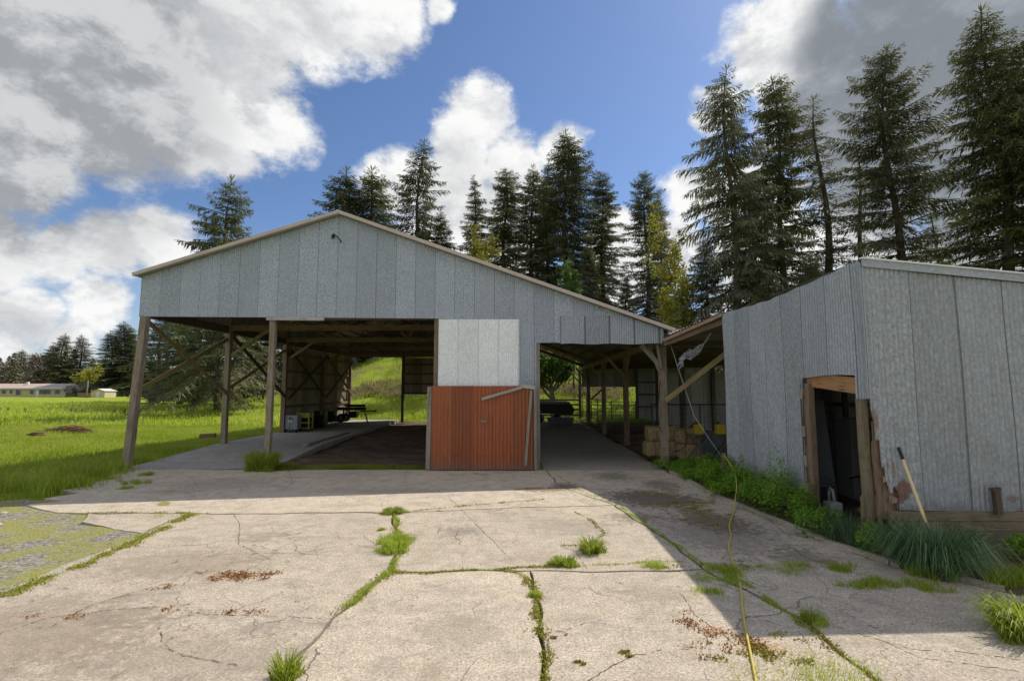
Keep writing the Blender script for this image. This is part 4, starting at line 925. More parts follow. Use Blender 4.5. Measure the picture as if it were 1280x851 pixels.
    # single tufts in the yard
    tuft(-2.43, 10.22, .30, .12, 1500, 'low round green tuft where two joints cross, nearest the barn door', ry=.24, group='grass tufts in the yard', seed=1)
    tuft(-1.86, 8.05, .24, .18, 1100, 'green tuft spilling out of the joint in the middle of the yard', ry=.4, group='grass tufts in the yard', seed=2)
    tuft(1.08, 7.84, .20, .24, 520, 'bright spiky grass tuft alone on the middle slab', w=.012, lean=1.0, group='grass tufts in the yard', seed=3)
    tuft(.62, 7.27, .24, .14, 900, 'low tuft on the crossing joint left of the yellow hose', ry=.13, w=.009, group='grass tufts in the yard', seed=4)
    tuft(-1.93, 4.48, .13, .24, 420, 'upright grass tuft at the bottom edge of the yard', w=.009, lean=.7, group='grass tufts in the yard', seed=5)
    tuft(3.02, 5.62, .09, .16, 160, 'small bright tuft at the end of the grassy joint by the shadow edge', w=.009, group='grass tufts in the yard', seed=6)
    tuft(-7.55, 15.32, .45, .60, 2800, 'dense green grass clump round the foot of the second barn post', 'blade', w=.015, lean=.9, ry=.3, seed=7, cat='grass clump', name='grass_clump')
    tuft(-6.9, 15.5, .4, .25, 1100, 'lower grass clump just right of the second barn post', 'blade', w=.014, lean=.8, ry=.2, seed=8, cat='grass clump', name='grass_clump')
    tuft(5.50, 7.05, .36, .64, 2200, 'large blue green arching grass clump at the foot of the leaning handle', 'bladedark', w=.018, lean=1.25, ry=.30, seed=9, cat='grass clump', name='grass_clump', curl=1.3)
    tuft(5.15, 8.35, .26, .50, 800, 'dark drooping grass clump in front of the shed doorway', 'bladedark', w=.011, lean=1.5, ry=.35, seed=10, cat='grass clump', name='grass_clump', curl=1.3)
    tuft(4.98, 5.28, .36, .36, 1900, 'sunlit bright green long-bladed clump at the right edge of the yard', 'blade', w=.016, lean=1.1, ry=.25, seed=11, cat='grass clump', name='grass_clump', curl=1.)
    # weeds along the shed
    LV = []
    def weedy(cx, cy, r, h, n):
        for _ in range(max(2, n//6)):
            bx, by = cx+rng.normal(0, r*.6), cy+rng.normal(0, r*.6); hh = h*rng.uniform(.55, 1.2); rr_ = rng.uniform(.10, .19)
            for _k in range(130):
                a = rng.uniform(0, 6.283); e = np.arcsin(rng.uniform(0, 1)); k = rng.uniform(.7, 1.05)
                o = np.array([math.cos(a)*math.cos(e), math.sin(a)*math.cos(e), math.sin(e)]); c = np.array([bx, by, hh*.45])+o*np.array([rr_, rr_, hh*.55])*k
                u = o*.6+rng.normal(0, .55, 3)+np.array([0, 0, -.25]); u /= np.linalg.norm(u); w = np.cross(u, o+rng.normal(0, .3, 3)); w /= np.linalg.norm(w)+1e-6; s = rng.uniform(.014, .032)
                LV.append((c, c+u*s-w*s*.55, c+u*s*2.2, c+u*s+w*s*.55))
            for _k in range(40):
                a = rng.uniform(0, 6.283); c = np.array([bx+rr_*.8*math.cos(a), by+rr_*.8*math.sin(a), rng.uniform(0, hh*.5)]); u = np.array([math.cos(a), math.sin(a), rng.uniform(-.3, .6)]); w = np.array([-math.sin(a), math.cos(a), 0]); s = rng.uniform(.018, .035)
                LV.append((c, c+u*s-w*s*.6, c+u*s*2.2, c+u*s+w*s*.6))
    for y in np.arange(8.55, 16.3, .25):
        xk = np.interp(y, [8.2, 11.8, 15.4], [4.95, 4.52, 4.5]); x1 = 5.25 if y < 13.6 else 6.4
        hh = .52+.12*math.sin(y*2.1)+(.16 if y < 12 else -.05)
        if y > 13.6: hh *= .55
        if 8.9 < y < 9.4: hh *= .6
        for x in np.arange(xk+.12, x1, .26): weedy(x+rng.normal()*.05, y+rng.normal()*.06, .22, max(.14, hh*(.8+.5*(x-xk)/(x1-xk))*rng.uniform(.7, 1.25)), 13)
    for x, y, r, h, n in ((5.22, 7.9, .25, .42, 26), (5.35, 7.6, .2, .35, 20), (7.15, 7.5, .25, .42, 36), (7.6, 7.0, .3, .28, 30), (8.2, 7.1, .4, .45, 36), (6.2, 7.4, .2, .14, 12)): weedy(x, y, r, h, n)
    Vv = np.array(LV).reshape(-1, 3)
    tag(np_mesh('leafy_weeds', Vv, np.arange(len(Vv)).reshape(-1, 4), g['weed']), 'ferny green weeds crowding the foot of the shed wall', 'weeds', kind='stuff')
    P = np.concatenate([clump(6.9, 6.7, 1.1, .1, 3200, rng, .45), clump(8, 6.5, 1.2, .1, 2500, rng, .6), clump(6.6, 6.3, .5, .1, 700, rng, .3), clump(5.3, 6.9, .3, .1, 300, rng, .2)])
    tag(np_mesh('bed_grass', *blades(P, .20, .011, 1.0, rng), g['blade']), 'loose green grass filling the bed under the front sill boards of the shed', 'grass', kind='stuff')
def tree_at(kind, px, py, Y, label, rz=0, width=1., **k):
    p = at(px, py, Y=Y); zb = hill(p.x, p.y)-.1
    return conifer(kind, (p.x, p.y, zb), p.z-zb, label, rz, width, **k)
def build_trees():
    grp = 'conifers standing behind the barn'
    tree_at('broad', 286, 224, 46, 'broad ragged conifer rising alone behind the left roof slope of the barn', .4, .95)
    for kind, px, py, Y, lb, rz, w in (
        ('dense', 429, 213, 84, 'dark conifer just left of the barn ridge', .3, .9), ('dense', 463, 208, 86, 'brownish dense conifer showing over the ridge of the barn', 2.1, .95),
        ('open', 526, 175, 80, 'slender open-branched conifer right of the ridge against the middle cloud', 1.2, .82), ('dense', 553, 262, 79, 'small conifer tucked right of the slender open one', 4.0, .7),
        ('slim', 593, 221, 90, 'thin pointed conifer left of the yellow leafed tree top', 2.2, .75), ('forked', 631, 213, 88, 'conifer directly behind the yellow leafed tree top', 3.4, .85),
        ('dense', 664, 206, 92, 'conifer just left of the tallest one in the middle group', 1.4, .7), ('slim', 684, 200, 90, 'narrow conifer squeezed against the left side of the tallest middle one', 5.0, .7),
        ('tall', 706, 163, 84, 'tallest conifer of the middle group behind the barn roof', .0, .98), ('forked', 751, 217, 86, 'conifer to the right of the tallest middle one with sky below its branches', 2.6, .75),
        ('windy', 806, 214, 80, 'bushy-topped twin conifer with bare lower trunk left of the spring maples', 1.0, .72), ('tall', 823, 240, 83, 'narrower twin beside the bushy-topped conifer', 2.9, .6),
        ('dense', 735, 305, 78, 'short conifer low behind the right roof slope of the barn', 3.1, .9), ('dense', 782, 345, 76, 'lowest conifer peeking over the right roof slope', .9, .8)):
        tree_at(kind, px, py, Y, lb, rz, w*1.5, group=grp)
    grp = 'conifers standing behind the metal shed'
    for kind, px, py, Y, lb, rz, w in (
        ('droopy', 908, 83, 44, 'drooping conifer with hanging branches, first of the tall row behind the shed', .5, .95), ('forked', 967, 100, 48, 'full brownish conifer second from the left in the row behind the shed', 2.2, .9),
        ('sparse', 1021, 121, 46, 'thin sparse conifer between two fuller ones behind the shed', .3, 1.15), ('windy', 1104, 61, 42, 'bushy leaning-topped conifer above the corner of the shed', .0, .95),
        ('sparse', 1068, 170, 50, 'thin half-hidden conifer left of the bushy one above the shed corner', 2.3, 1.), ('tall', 1232, 10, 38, 'tallest conifer at the right with long level branches', 1.9, 1.), ('forked', 1279, 40, 37, 'conifer cut off by the right edge of the picture', 4.2, .9),
        ('dense', 1010, 318, 40, 'short dark conifer low behind the side wall of the shed', 1.0, 1.1), ('dense', 880, 300, 47, 'short dark conifer behind the rusty roof edge', 2.0, 1.0), ('droopy', 940, 230, 52, 'shaded drooping conifer behind the second of the tall row', 3.3, 1.0), ('dense', 960, 345, 38, 'lowest dark conifer above the shed side wall', 5.0, 1.2),
        ('sparse', 1165, 255, 55, 'faint thin conifer in the gap right of the bushy one', 1., 1.2)):
        tree_at(kind, px, py, Y, lb, rz, w*1.17, group=grp)
    grp = 'conifers at the far side of the meadow'
    for kind, px, py, Y, lb, rz, w in (
        ('dense', 28, 437, 190, 'small distant conifer above the left end of the cream house', 0, 1.1), ('dense', 80, 417, 168, 'distant conifer at the left end of the meadow row', 1, .95), ('tall', 103, 418, 172, 'second distant conifer of the meadow row', 2, 1.), ('tall', 165, 408, 165, 'pointed distant conifer above the white roofed hut', 3, .9),
        ('dense', 141, 414, 160, 'distant conifer left of the tallest of the meadow row', 4, 1.1), ('dense', 158, 402, 158, 'tallest distant conifer just left of the corner post', 5, 1.15), ('dense', 66, 430, 180, 'distant conifer behind the left end of the meadow row', 2.4, 1.),
        ('dense', 203, 396, 90, 'conifer seen through the barn side just right of the corner post', .7, 1.2), ('droopy', 232, 380, 80, 'conifer seen through the barn side under the first crossing brace', 1.7, 1.1), ('broad', 318, 330, 66, 'spreading dark conifer seen under the roof left of the second front post', 2.7, .9),
        ('dense', 250, 392, 70, 'low conifer with branches to the ground in the open barn side', 3.7, 1.5), ('droopy', 345, 330, 60, 'mossy hanging conifer behind the second front post', 4.7, 1.)):
        tree_at(kind, px, py, Y, lb, rz, w*1.8, group=grp)
    def L(name, px, py, Y, Rc, label, cat, mat, **k):
        p = at(px, py, Y=Y); zb = hill(p.x, p.y)-.1; return leafy(name, (p.x, p.y, zb), p.z-zb, Rc, label, cat, mat, **k)
    L('maple_tree', 607, 288, 52, 2.9, 'yellow leafed spring tree rounding over the right roof slope', 'tree', 'yleaf', n=9000, seed=3, leaf=.13)
    L('maple_tree', 716, 330, 50, 1.7, 'pale green leafy tree top low behind the right roof slope', 'tree', 'gleaf', n=4200, seed=4, leaf=.14)
    L('maple_tree', 830, 262, 50, 2.6, 'thin maple with sparse yellow leaves left of the drooping conifer', 'tree', 'yleaf', n=3800, seed=5, leaf=.15, trunk=.14)
    L('maple_tree', 848, 330, 46, 2.1, 'low maple with green yellow leaves over the barn roof corner', 'tree', 'yleaf', n=3600, seed=6, leaf=.14)
    L('apple_tree', 690, 436, 46, 2.6, 'round dark green tree on the slope seen through the alley of the barn', 'tree', 'gleaf', n=12000, seed=7, leaf=.17, trunk=.28)
    L('leafy_tree', 447, 415, 60, 4.2, 'shady green tree on the slope seen through the back of the barn', 'tree', 'gleaf', n=9000, seed=8, leaf=.2, trunk=.4)
    L('leafy_tree', 530, 425, 62, 3.5, 'second shady tree on the slope, beside the hanging back panel', 'tree', 'gleaf', n=7000, seed=18, leaf=.2, trunk=.2)
    L('young_tree', 109, 457, 145, 3.6, 'small yellow green tree on a thin trunk between the cream house and the hut', 'tree', 'yleaf', n=900, seed=9, leaf=.4)
    L('blossom_shrub', 96, 482, 150, 2.4, 'pale blossoming shrub at the right end of the cream house', 'shrub', 'blossom', n=1200, seed=10, leaf=.4)
    for i, (px, py, Y, Rc, lb) in enumerate(((52, 466, 178, 9, 'wide bare brown tree behind the roof of the cream house'), (10, 452, 200, 9, 'bare grey tree above the left end of the cream house'), (35, 450, 205, 9, 'bare grey tree behind the middle of the cream house'), (62, 445, 180, 7, 'tall bare tree left of the meadow conifers'), (-20, 450, 200, 9, 'bare grey tree at the left edge of the picture'))):
        L('bare_tree', px, py, Y, Rc, lb, 'bare tree', 'twig', n=5000, seed=20+i, leaf=.35, group='bare trees behind the house')
    for i, (px, py, Y, Rc, lb) in enumerate(((288, 455, 52, 3., 'brown bare thicket on the bank seen between the second and third side posts'), (330, 470, 50, 2.5, 'brown bare thicket right of the leaning braces'), (186, 488, 80, 2., 'low grey bush just right of the corner post'))):
        L('bare_shrub', px, py, Y, Rc, lb, 'shrub', 'twig', n=2200, seed=30+i, leaf=.12, group='bare shrubs round the meadow')
    # distant wood closing the view
    rng = np.random.default_rng(2); V = []; b = 0; Fq = []
    for k in range(170):
        x = rng.uniform(-330, -75); y = rng.uniform(178, 225) if x > -200 else rng.uniform(215, 250); H = rng.uniform(8, 15)
        if x < -150: H *= 1.15
        n = 420; t = rng.uniform(0, 1, n)**.8; a = rng.uniform(0, 6.28, n); r = H*.24*(1-t)**.7*rng.uniform(.5, 1.1, n)+.1
        c = np.stack([x+r*np.cos(a), y+r*np.sin(a), H*t], 1); u = np.stack([np.cos(a), np.sin(a), -.4+0*a], 1); w = np.stack([-np.sin(a), np.cos(a), 0*a], 1); s = (rng.uniform(.3, .8, n))[:, None]
        V.append(np.stack([c-u*s, c-w*s*.6, c+u*s*1.2, c+w*s*.6], 1).reshape(-1, 3))
    V = np.concatenate(V); tag(np_mesh('distant_wood', V, np.arange(len(V)).reshape(-1, 4), MATS['needles2']), 'dark distant wood closing off the meadow', 'wood', kind='stuff')
# ------------------------------------------------------------------ loose things
def build_objects():
    g = MATS
    # leaning handle
    a, b = at(1123, 559, Y=7.93), at(1158, 654, Y=7.45)
    T = thing('digging_tool', 'long pale yellow tool handle with black grip leaning on the front of the shed', 'tool', b)
    m = MB(); m.tube([a.lerp(b, t) for t in (.12, .3, .6, .85, 1.0)], [.018, .019, .020, .021, .020], 12); e = b+(b-a)*.22; m.build('handle', g['handle'], T)
    MB().tube([a, a.lerp(b, .02), a.lerp(b, .12), a.lerp(b, .17)], [.019, .024, .023, .021], 12).build('grip', g['black'], T)
    m = MB(); m.tube([b, b.lerp(e, .5)], [.024, .022], 10); d = (e-b).normalized(); s = Vector((1, 0, 0))
    p = b.lerp(e, .5); n = d.cross(s)
    prof = [(0, .03), (.08, .09), (.2, .10), (.30, .06), (.36, .01)]
    for (u0, w0), (u1, w1) in zip(prof, prof[1:]):
        for k in range(4):
            f = lambda u, w, q: p+d*u*.6+s*w*(q/2-1)+n*(.02*(1-(q/2-1)**2))
            m.face([f(u0, w0, k), f(u0, w0, k+1), f(u1, w1, k+1), f(u1, w1, k)], None, 0, True)
    m.build('blade', g['steel'], T)
    # yellow hose from the shed corner to the foreground
    pts = [Vector((5.22, 13.30, .72)), Vector((5.2, 13.0, .62)), Vector((5.05, 12.3, .50)), Vector((4.72, 11.4, .42)), Vector((4.5, 10.9, .25))]
    pts += [at(x, y, Z=.016) for x, y in ((912, 655), (914, 668), (911, 682), (914, 697), (920, 712), (926, 735), (928, 760), (933, 790), (940, 825), (946, 855), (960, 920))]
    cp = []
    for i in range(len(pts)-1):
        p0, p1, p2, p3 = pts[max(i-1, 0)], pts[i], pts[i+1], pts[min(i+2, len(pts)-1)]
        for k in range(6):
            t = k/6; cp.append(.5*((2*p1)+(p2-p0)*t+(2*p0-5*p1+4*p2-p3)*t*t+(3*p1-p0-3*p2+p3)*t**3))
    for p in cp:
        if p.y < 10.6: p.z = .016
    tag(MB().tube(cp, .0125, 8).build('garden_hose', g['hose'], org=cp[-1]), 'thin yellow hose running from the shed corner down the concrete yard', 'hose')
    m = MB().beam((5.24, 13.36, -.05), (5.22, 13.3, .78), .09, .07, seg=4, jit=.01)
    tag(m.build('wooden_stake', g['woodmoss'], org=(5.24, 13.36, 0)), 'short rotten stake at the far end of the shed side wall', 'stake')
    # hay
    def bale(c, L, W, H, rz, label):
        rng = random.Random(int(c[0]*77)); T = thing('hay_bale', label, 'hay bale', c, 'hay bales beside the shelter post', rz)
        me = MB(); nx, ny, nz = 14, 7, 6
        def P(i, j, k):
            x, y, z = (i/nx-.5)*L, (j/ny-.5)*W, k/nz*H
            r_ = random.Random(int(i*971+j*77+k*13+c[0]*100)); s = 1-.06*((abs(2*i/nx-1)**6)+(abs(2*k/nz-1)**6))
            return Vector((c[0]+x*s+r_.uniform(-.02, .02), c[1]+y*s+r_.uniform(-.02, .02), c[2]+z+r_.uniform(-.012, .012)))
        for i in range(nx):
            for k in range(nz):
                me.face([P(i, 0, k), P(i+1, 0, k), P(i+1, 0, k+1), P(i, 0, k+1)], None, 0, True); me.face([P(i+1, ny, k), P(i, ny, k), P(i, ny, k+1), P(i+1, ny, k+1)], None, 0, True)
            for j in range(ny):
                me.face([P(i, j, nz), P(i+1, j, nz), P(i+1, j+1, nz), P(i, j+1, nz)], None, 0, True); me.face([P(i+1, j, 0), P(i, j, 0), P(i, j+1, 0), P(i+1, j+1, 0)], None, 0, True)
        for j in range(ny):
            for k in range(nz):
                me.face([P(0, j+1, k), P(0, j, k), P(0, j, k+1), P(0, j+1, k+1)], None, 0, True); me.face([P(nx, j, k), P(nx, j+1, k), P(nx, j+1, k+1), P(nx, j, k+1)], None, 0, True)
        me.build('bale_body', g['hay'], T)
        s = MB()
        for x in (-.22, .22):
            q = [(c[0]+x*L, c[1]-W/2-.012, c[2]+.02), (c[0]+x*L, c[1]-W/2-.012, c[2]+H), (c[0]+x*L, c[1]+W/2+.012, c[2]+H+.01), (c[0]+x*L, c[1]+W/2+.012, c[2]+.02)]
            s.tube(q, .006, 5)
        s.build('twine', g['wooddark'], T)
        rg = np.random.default_rng(int(c[0]*10)); n = 900
        f = rg.integers(0, 3, n); X = rg.uniform(-.5, .5, n)*L; Yv = np.where(f == 0, -W/2, rg.uniform(-.5, .5, n)*W); Zv = np.where(f == 1, H, rg.uniform(0, 1, n)*H)
        X = np.where(f == 2, np.sign(X)*L/2, X); p = np.stack([c[0]+X, c[1]+Yv, c[2]+Zv], 1); u = rg.normal(0, 1, (n, 3)); u /= np.linalg.norm(u, axis=1)[:, None]; w = np.cross(u, [0, .3, 1.])
        V = np.stack([p-u*.05, p+u*.07+w*.004, p+u*.07-w*.004], 1).reshape(-1, 3)
        np_mesh('loose_straw', V, np.arange(len(V)).reshape(-1, 3), g['drygrass'], T)
        return T
    bale((4.98, 18.35, .06), 1.15, .6, .52, 0, 'lower left hay bale just behind the weathered shelter post')
    bale((5.05, 18.4, .59), 1.1, .55, .5, .03, 'upper left hay bale behind the weathered shelter post')
    bale((5.78, 17.75, .05), .8, .6, .5, -.05, 'lower right hay bale beside the teal box')
    bale((5.78, 17.8, .56), .78, .55, .5, .05, 'upper right hay bale under the hanging cable loops')
    rng = np.random.default_rng(3); n = 1800; P = np.stack([rng.normal(4.85, .35, n), rng.normal(17.75, .25, n), rng.uniform(.02, .22, n)*np.exp(-1.)*1.2+.02], 1); u = rng.normal(0, 1, (n, 3))*[1, 1, .3]; u /= np.linalg.norm(u, axis=1)[:, None]; w = np.cross(u, [0, .3, 1.])
    V = np.stack([P-u*.07, P+u*.07+w*.007, P+u*.07-w*.007], 1).reshape(-1, 3)
    tag(np_mesh('straw', V, np.arange(len(V)).reshape(-1, 3), g['drygrass']), 'loose straw spilled at the foot of the hay bales', 'straw', kind='stuff')
    n = 5000; P = np.stack([rng.uniform(.8, 4.3, n), rng.normal(33, 2.5, n), rng.uniform(.01, .05, n)], 1); u = rng.normal(0, 1, (n, 3))*[1, 1, .15]; u /= np.linalg.norm(u, axis=1)[:, None]; w = np.cross(u, [0, .3, 1.])
    V = np.stack([P-u*.1, P+u*.1+w*.012, P+u*.1-w*.012], 1).reshape(-1, 3)
    tag(np_mesh('straw_litter', V, np.arange(len(V)).reshape(-1, 3), g['drygrass']), 'dull straw litter across the far end of the alley floor', 'straw', kind='stuff')
    # hanging black cable loops on the bale and on the post
    m = MB()
    c = Vector((5.2, 17.4, 1.05)); m.tube([c+Vector((.42*math.sin(t), -.05-.02*math.cos(3*t), .42*math.cos(t)*(1.1 if math.cos(t) < 0 else 1)-.25)) for t in np.linspace(0, 6.2, 30)], .011, 6)
    tag(m.build('cable_loop', g['black'], org=(5.2, 17.4, .4)), 'loop of black cable hanging against the hay bales', 'cable')
    m = MB(); m.tube([Vector((4.44, 16.12, 2.65)), Vector((4.38, 16.08, 2.2)), Vector((4.30, 16.05, 1.7)), Vector((4.33, 16.05, 1.3)), Vector((4.44, 16.1, 1.05))], .011, 6)
    tag(m.build('hanging_cable', g['black'], org=(4.4, 16.1, 1.1)), 'thin black cable hanging down the weathered shelter post', 'cable')
    # plastic sheet caught under the roof
    rs = random.Random(2); nx_, ny_ = 22, 12; a0, a1 = at(889, 417, Y=14.6), at(856, 438, Y=15.2); V = []
    for i in range(nx_+1):
        t = i/nx_; c = a0.lerp(a1, t)+Vector((0, 0, -.12*math.sin(t*3.1)))
        wdt = .06+.34*math.sin(min(1, t*1.5)*1.9)*(1-.35*t)
        for j in range(ny_+1):
            s = j/ny_; V.append(c+Vector((.03*math.sin(s*19+t*7), .06*math.sin(s*13+t*5), -wdt*s+.03*math.sin(t*17+s*6)))+Vector((-.10*s, 0, 0)))
    m = MB()
    for i in range(nx_):
        for j in range(ny_):
            q = i*(ny_+1)+j; m.face([V[q], V[q+1], V[q+ny_+2], V[q+ny_+1]], None, 0, True)
    for k in range(9):   # shreds at the lower end
        p = V[-1-k]; m.face([p, p+Vector((-.03, 0, -.02)), p+Vector((-.10-.05*rs.random(), .02, -.12-.18*rs.random())), p+Vector((.02, 0, -.15))])
    tag(m.build('plastic_sheet', g['film'], org=a1), 'torn translucent plastic sheet hanging under the shelter roof', 'plastic sheet')
    # rope from the post top to the floor
    p, q, r = at(838, 430, Y=15.9), at(868, 520, Y=15.6), at(903, 572, Y=15.1)
    tag(MB().tube([p, p.lerp(q, .5)+Vector((0, 0, -.03)), q, q.lerp(r, .5)+Vector((0, 0, -.02)), r], .013, 6).build('rope', g['woodpale'], org=r), 'taut pale rope slanting from the top of the shelter post to the boards', 'rope')
    # wire mesh panel
    T = thing('mesh_panel', 'dark wire mesh livestock panel standing behind the hay', 'panel', (7.0, 20.0, .05)); m = MB(); f = MB()
    for k in range(19): m.tube([(5.2+k*.2, 20, .2), (5.2+k*.2, 20, 1.75)], .008, 4, caps=False)
    for k in range(9): m.tube([(5.2, 20, .2+k*.19), (8.8, 20, .2+k*.19)], .008, 4, caps=False)
    for z in (.2, 1.8): f.tube([(5.15, 20, z), (8.85, 20, z)], .025, 8)
    for x in (5.15, 7, 8.85): f.tube([(x, 20, .03), (x, 20, 1.8)], .025, 8)
    m.build('wire_mesh', g['steel'], T); f.build('frame', g['darksteel'], T)
    # yellow containers on crossed legs
    for i, (px, lb, gz) in enumerate(((873, 'yellow plastic container on crossed metal legs, the left one nearer the rope', 0), (900, 'yellow plastic container on crossed metal legs, partly behind the shed wall edge', 0))):
        c = at(px, 536, Y=17.2); T = thing('yellow_container', lb, 'container', (c.x, c.y, .05), 'yellow containers under the shelter')
        w, d, h = .14, .12, .165
        m = MB(); pr = [(-w, -h), (-w*1.02, -h*.2), (-w*.95, h*.75), (-w*.6, h), (w*.6, h), (w*.95, h*.75), (w*1.02, -h*.2), (w, -h)]
        F_ = [Vector((c.x+x, c.y-d, c.z+z)) for x, z in pr]; B_ = [Vector((c.x+x, c.y+d, c.z+z)) for x, z in pr]
        m.face(F_); m.face(B_[::-1])
        for k in range(8): m.face([F_[k], B_[k], B_[(k+1) % 8], F_[(k+1) % 8]])
        m.build('body', g['yellow'], T, bevel=.015)
        MB().lathe((c.x-.06, c.y, c.z+h), [(.045, -.01), (.045, .05), (.03, .06)], 12).build('cap', g['black'], T)
        m = MB(); zb = .06
        for dy in (-.2, .2):
            m.beam((c.x-.35, c.y+dy, zb), (c.x+.3, c.y+dy, c.z-h-.02), .03, .03); m.beam((c.x+.35, c.y+dy, zb), (c.x-.3, c.y+dy, c.z-h-.02), .03, .03)
        m.beam((c.x-.32, c.y-.22, c.z-h-.02), (c.x-.32, c.y+.22, c.z-h-.02), .03, .03); m.beam((c.x+.32, c.y-.22, c.z-h-.02), (c.x+.32, c.y+.22, c.z-h-.02), .03, .03)
        m.beam((c.x-.34, c.y, c.z-h-.01), (c.x+.34, c.y, c.z-h-.01), .3, .015)
        m.build('leg_frame', g['steel'], T)
    # dark scrap under the shelter
    rs = random.Random(6)
    for i, lb in enumerate(('dark old timber leaning low beside the teal box', 'dark timber lying across the floor behind the scrap boards', 'dark short timber propped against the mesh panel')):
        x, y = (6.9, 7.3, 6.2)[i], (17.4, 18.6, 19.5)[i]
        tag(MB().beam((x-.7, y, .1), (x+.6, y+.4, (.75, .12, 1.1)[i]), .14, .07, seg=4, jit=.01).build('old_timber', g['wooddark'], org=(x, y, .1)), lb, 'timber', 'old timbers under the shelter')
    # teal box
    c = Vector((6.55, 18.0, .05)); T = thing('plastic_box', 'faded teal plastic box behind the scrap boards beside the hay', 'box', c)
    m = MB()
    P0 = [(-.4, -.28), (.4, -.28), (.4, .28), (-.4, .28)]
    lo = [c+Vector((x*.9, y*.9, 0)) for x, y in P0]; hi = [c+Vector((x, y, .8)) for x, y in P0]
    for k in range(4): m.face([lo[k], lo[(k+1) % 4], hi[(k+1) % 4], hi[k]])
    m.face(lo[::-1]); m.face([p+Vector((0, 0, -.05)) for p in hi]); m.build('body', g['teal'], T, bevel=.01)
    MB().box(c.x-.44, c.x+.44, c.y-.32, c.y+.32, .83, .90).build('rim', g['teal'], T, bevel=.01)
    # boards on the ground
    for i, (p, q, w, z, mt, lb) in enumerate((((866, 561), (915, 590), .16, .24, 'wood', 'uppermost long board of the scrap heap, pointing at the shed corner'), ((872, 573), (925, 604), .18, .12, 'postbrown', 'brown board under the uppermost one of the scrap heap'), ((845, 571), (902, 590), .14, .07, 'wooddark', 'dark board lying lowest at the weeds'), ((858, 560), (880, 577), .2, .16, 'wood', 'short board end sticking out at the left of the scrap heap'))):
        a, b = at(*p, Z=z), at(*q, Z=z-.02)
        tag(MB().beam(a, b, w, .045, seg=5, jit=.004).build('scrap_board', g[mt], org=(a+b)/2), lb, 'board', 'scrap boards beside the shed corner')
    a, b = at(868, 575, Z=.1), at(893, 548, Z=.1)
    # junk in the doorway
    c = Vector((5.92, 9.72, 0))
    c = at(1041, 632, X=5.95); c.z = .22
    T = thing('white_jug', 'white plastic jug with curved handle standing inside the shed doorway', 'jug', (c.x, c.y, c.z-.2))
    MB().box(c.x-.12, c.x+.12, c.y-.13, c.y+.13, c.z-.2, c.z+.06).build('body', g['white'], T, bevel=.03)
    MB().tube([c+Vector((0, .10, .04)), c+Vector((0, .10, .22)), c+Vector((0, .05, .30)), c+Vector((0, -.02, .27)), c+Vector((0, -.06, .05))], .026, 8).build('handle', g['white'], T)
    MB().box(c.x-.3, c.x+1.2, c.y-.9, c.y+.9, -.02, c.z-.2).build('plinth', g['wooddark'], T) if 0 else None
    c = at(1030, 625, X=6.25); c.z = .32
    T = thing('dark_bucket', 'dark grey bucket beside the white jug in the shed doorway', 'bucket', (c.x, c.y, c.z-.3))
    MB().lathe(c, [(.15, -.3), (.19, .12), (.20, .12), (.205, .15), (.18, .15)], 20).build('body', g['greyplastic'], T)
    MB().tube([c+Vector((-.2, 0, .12)), c+Vector((-.12, 0, .27)), c+Vector((.12, 0, .27)), c+Vector((.2, 0, .12))], .008, 6).build('handle', g['steel'], T)
    c = Vector((6.75, 9.9, .25))
    for k, (dx, dz, lb) in enumerate(((0, 0, 'lower dull yellow sack lying in the shed'), (.05, .2, 'upper dull yellow sack lying in the shed'))):
        m = MB(); pr = [(.02, 0), (.2, .02), (.27, .09), (.24, .17), (.1, .2), (.01, .2)]
        m.lathe((c.x+dx, c.y, c.z-.25+.02+dz), pr, 18, sx=1.5); o = m.build('sack', g['sack'], org=(c.x+dx, c.y, dz))
        tag(o, lb, 'sack', 'sacks in the shed')
    tag(MB().beam((6.35, 10.9, .0), (6.2, 10.95, 2.15), .45, .03).build('leaning_sheet', g['greyplastic'], org=(6.5, 10.9, 0)), 'narrow grey sheet leaning upright inside the shed', 'metal sheet')
    T = thing('old_appliance', 'grey upright appliance with pipes deep inside the shed doorway', 'appliance', (7.6, 11.6, 0))
    MB().box(7.25, 8.1, 11.4, 12.0, .02, 1.75).build('cabinet', g['greyplastic'], T, bevel=.03)
    m = MB(); m.tube([(7.5, 11.32, 1.5), (7.5, 11.25, 1.2), (7.52, 11.3, .8), (7.3, 11.25, .55), (7.1, 11.3, .5)], .02, 8); m.tube([(7.52, 11.3, .8), (7.8, 11.25, .6), (8.0, 11.3, .55)], .02, 8); m.lathe((7.5, 11.3, 1.5), [(.03, 0), (.09, .03), (.09, .1), (.03, .13)], 12)
    m.build('pipes', g['black'], T)
    # ---- left bay
    T = thing('parts_cart', 'small yellow green framed cart with shelves along the inner barn wall', 'cart', (-11.0, 26.7, .25)); x0, x1, y0, y1 = -11.35, -10.75, 26.4, 26.9; m = MB()
    for x in (x0, x1):
        for y in (y0, y1): m.beam((x, y, .35), (x, y, 1.15), .06, .06)
    m.box(x0-.03, x1+.03, y0-.03, y1+.03, 1.12, 1.17)
    m.build('frame', g['ygreen'], T); MB().box(x0+.03, x1-.03, y0, y1, .92, 1.11).build('drawer', g['ygreen'], T); MB().box(x0+.02, x1-.02, y0+.02, y1, .38, .42).box(x0+.02, x1-.02, y0-.02, y1, .64, .7).build('shelf', g['ygreen'], T)
    MB().box(x0+.03, x1-.03, y1-.05, y1-.02, .4, .92).build('back_panel', g['darksteel'], T)
    for x in (x0, x1):
        for y in (y0, y1): MB().tube([(x-.02, y, .30), (x+.02, y, .30)], .05, 10).build('caster', g['rubber'], T)
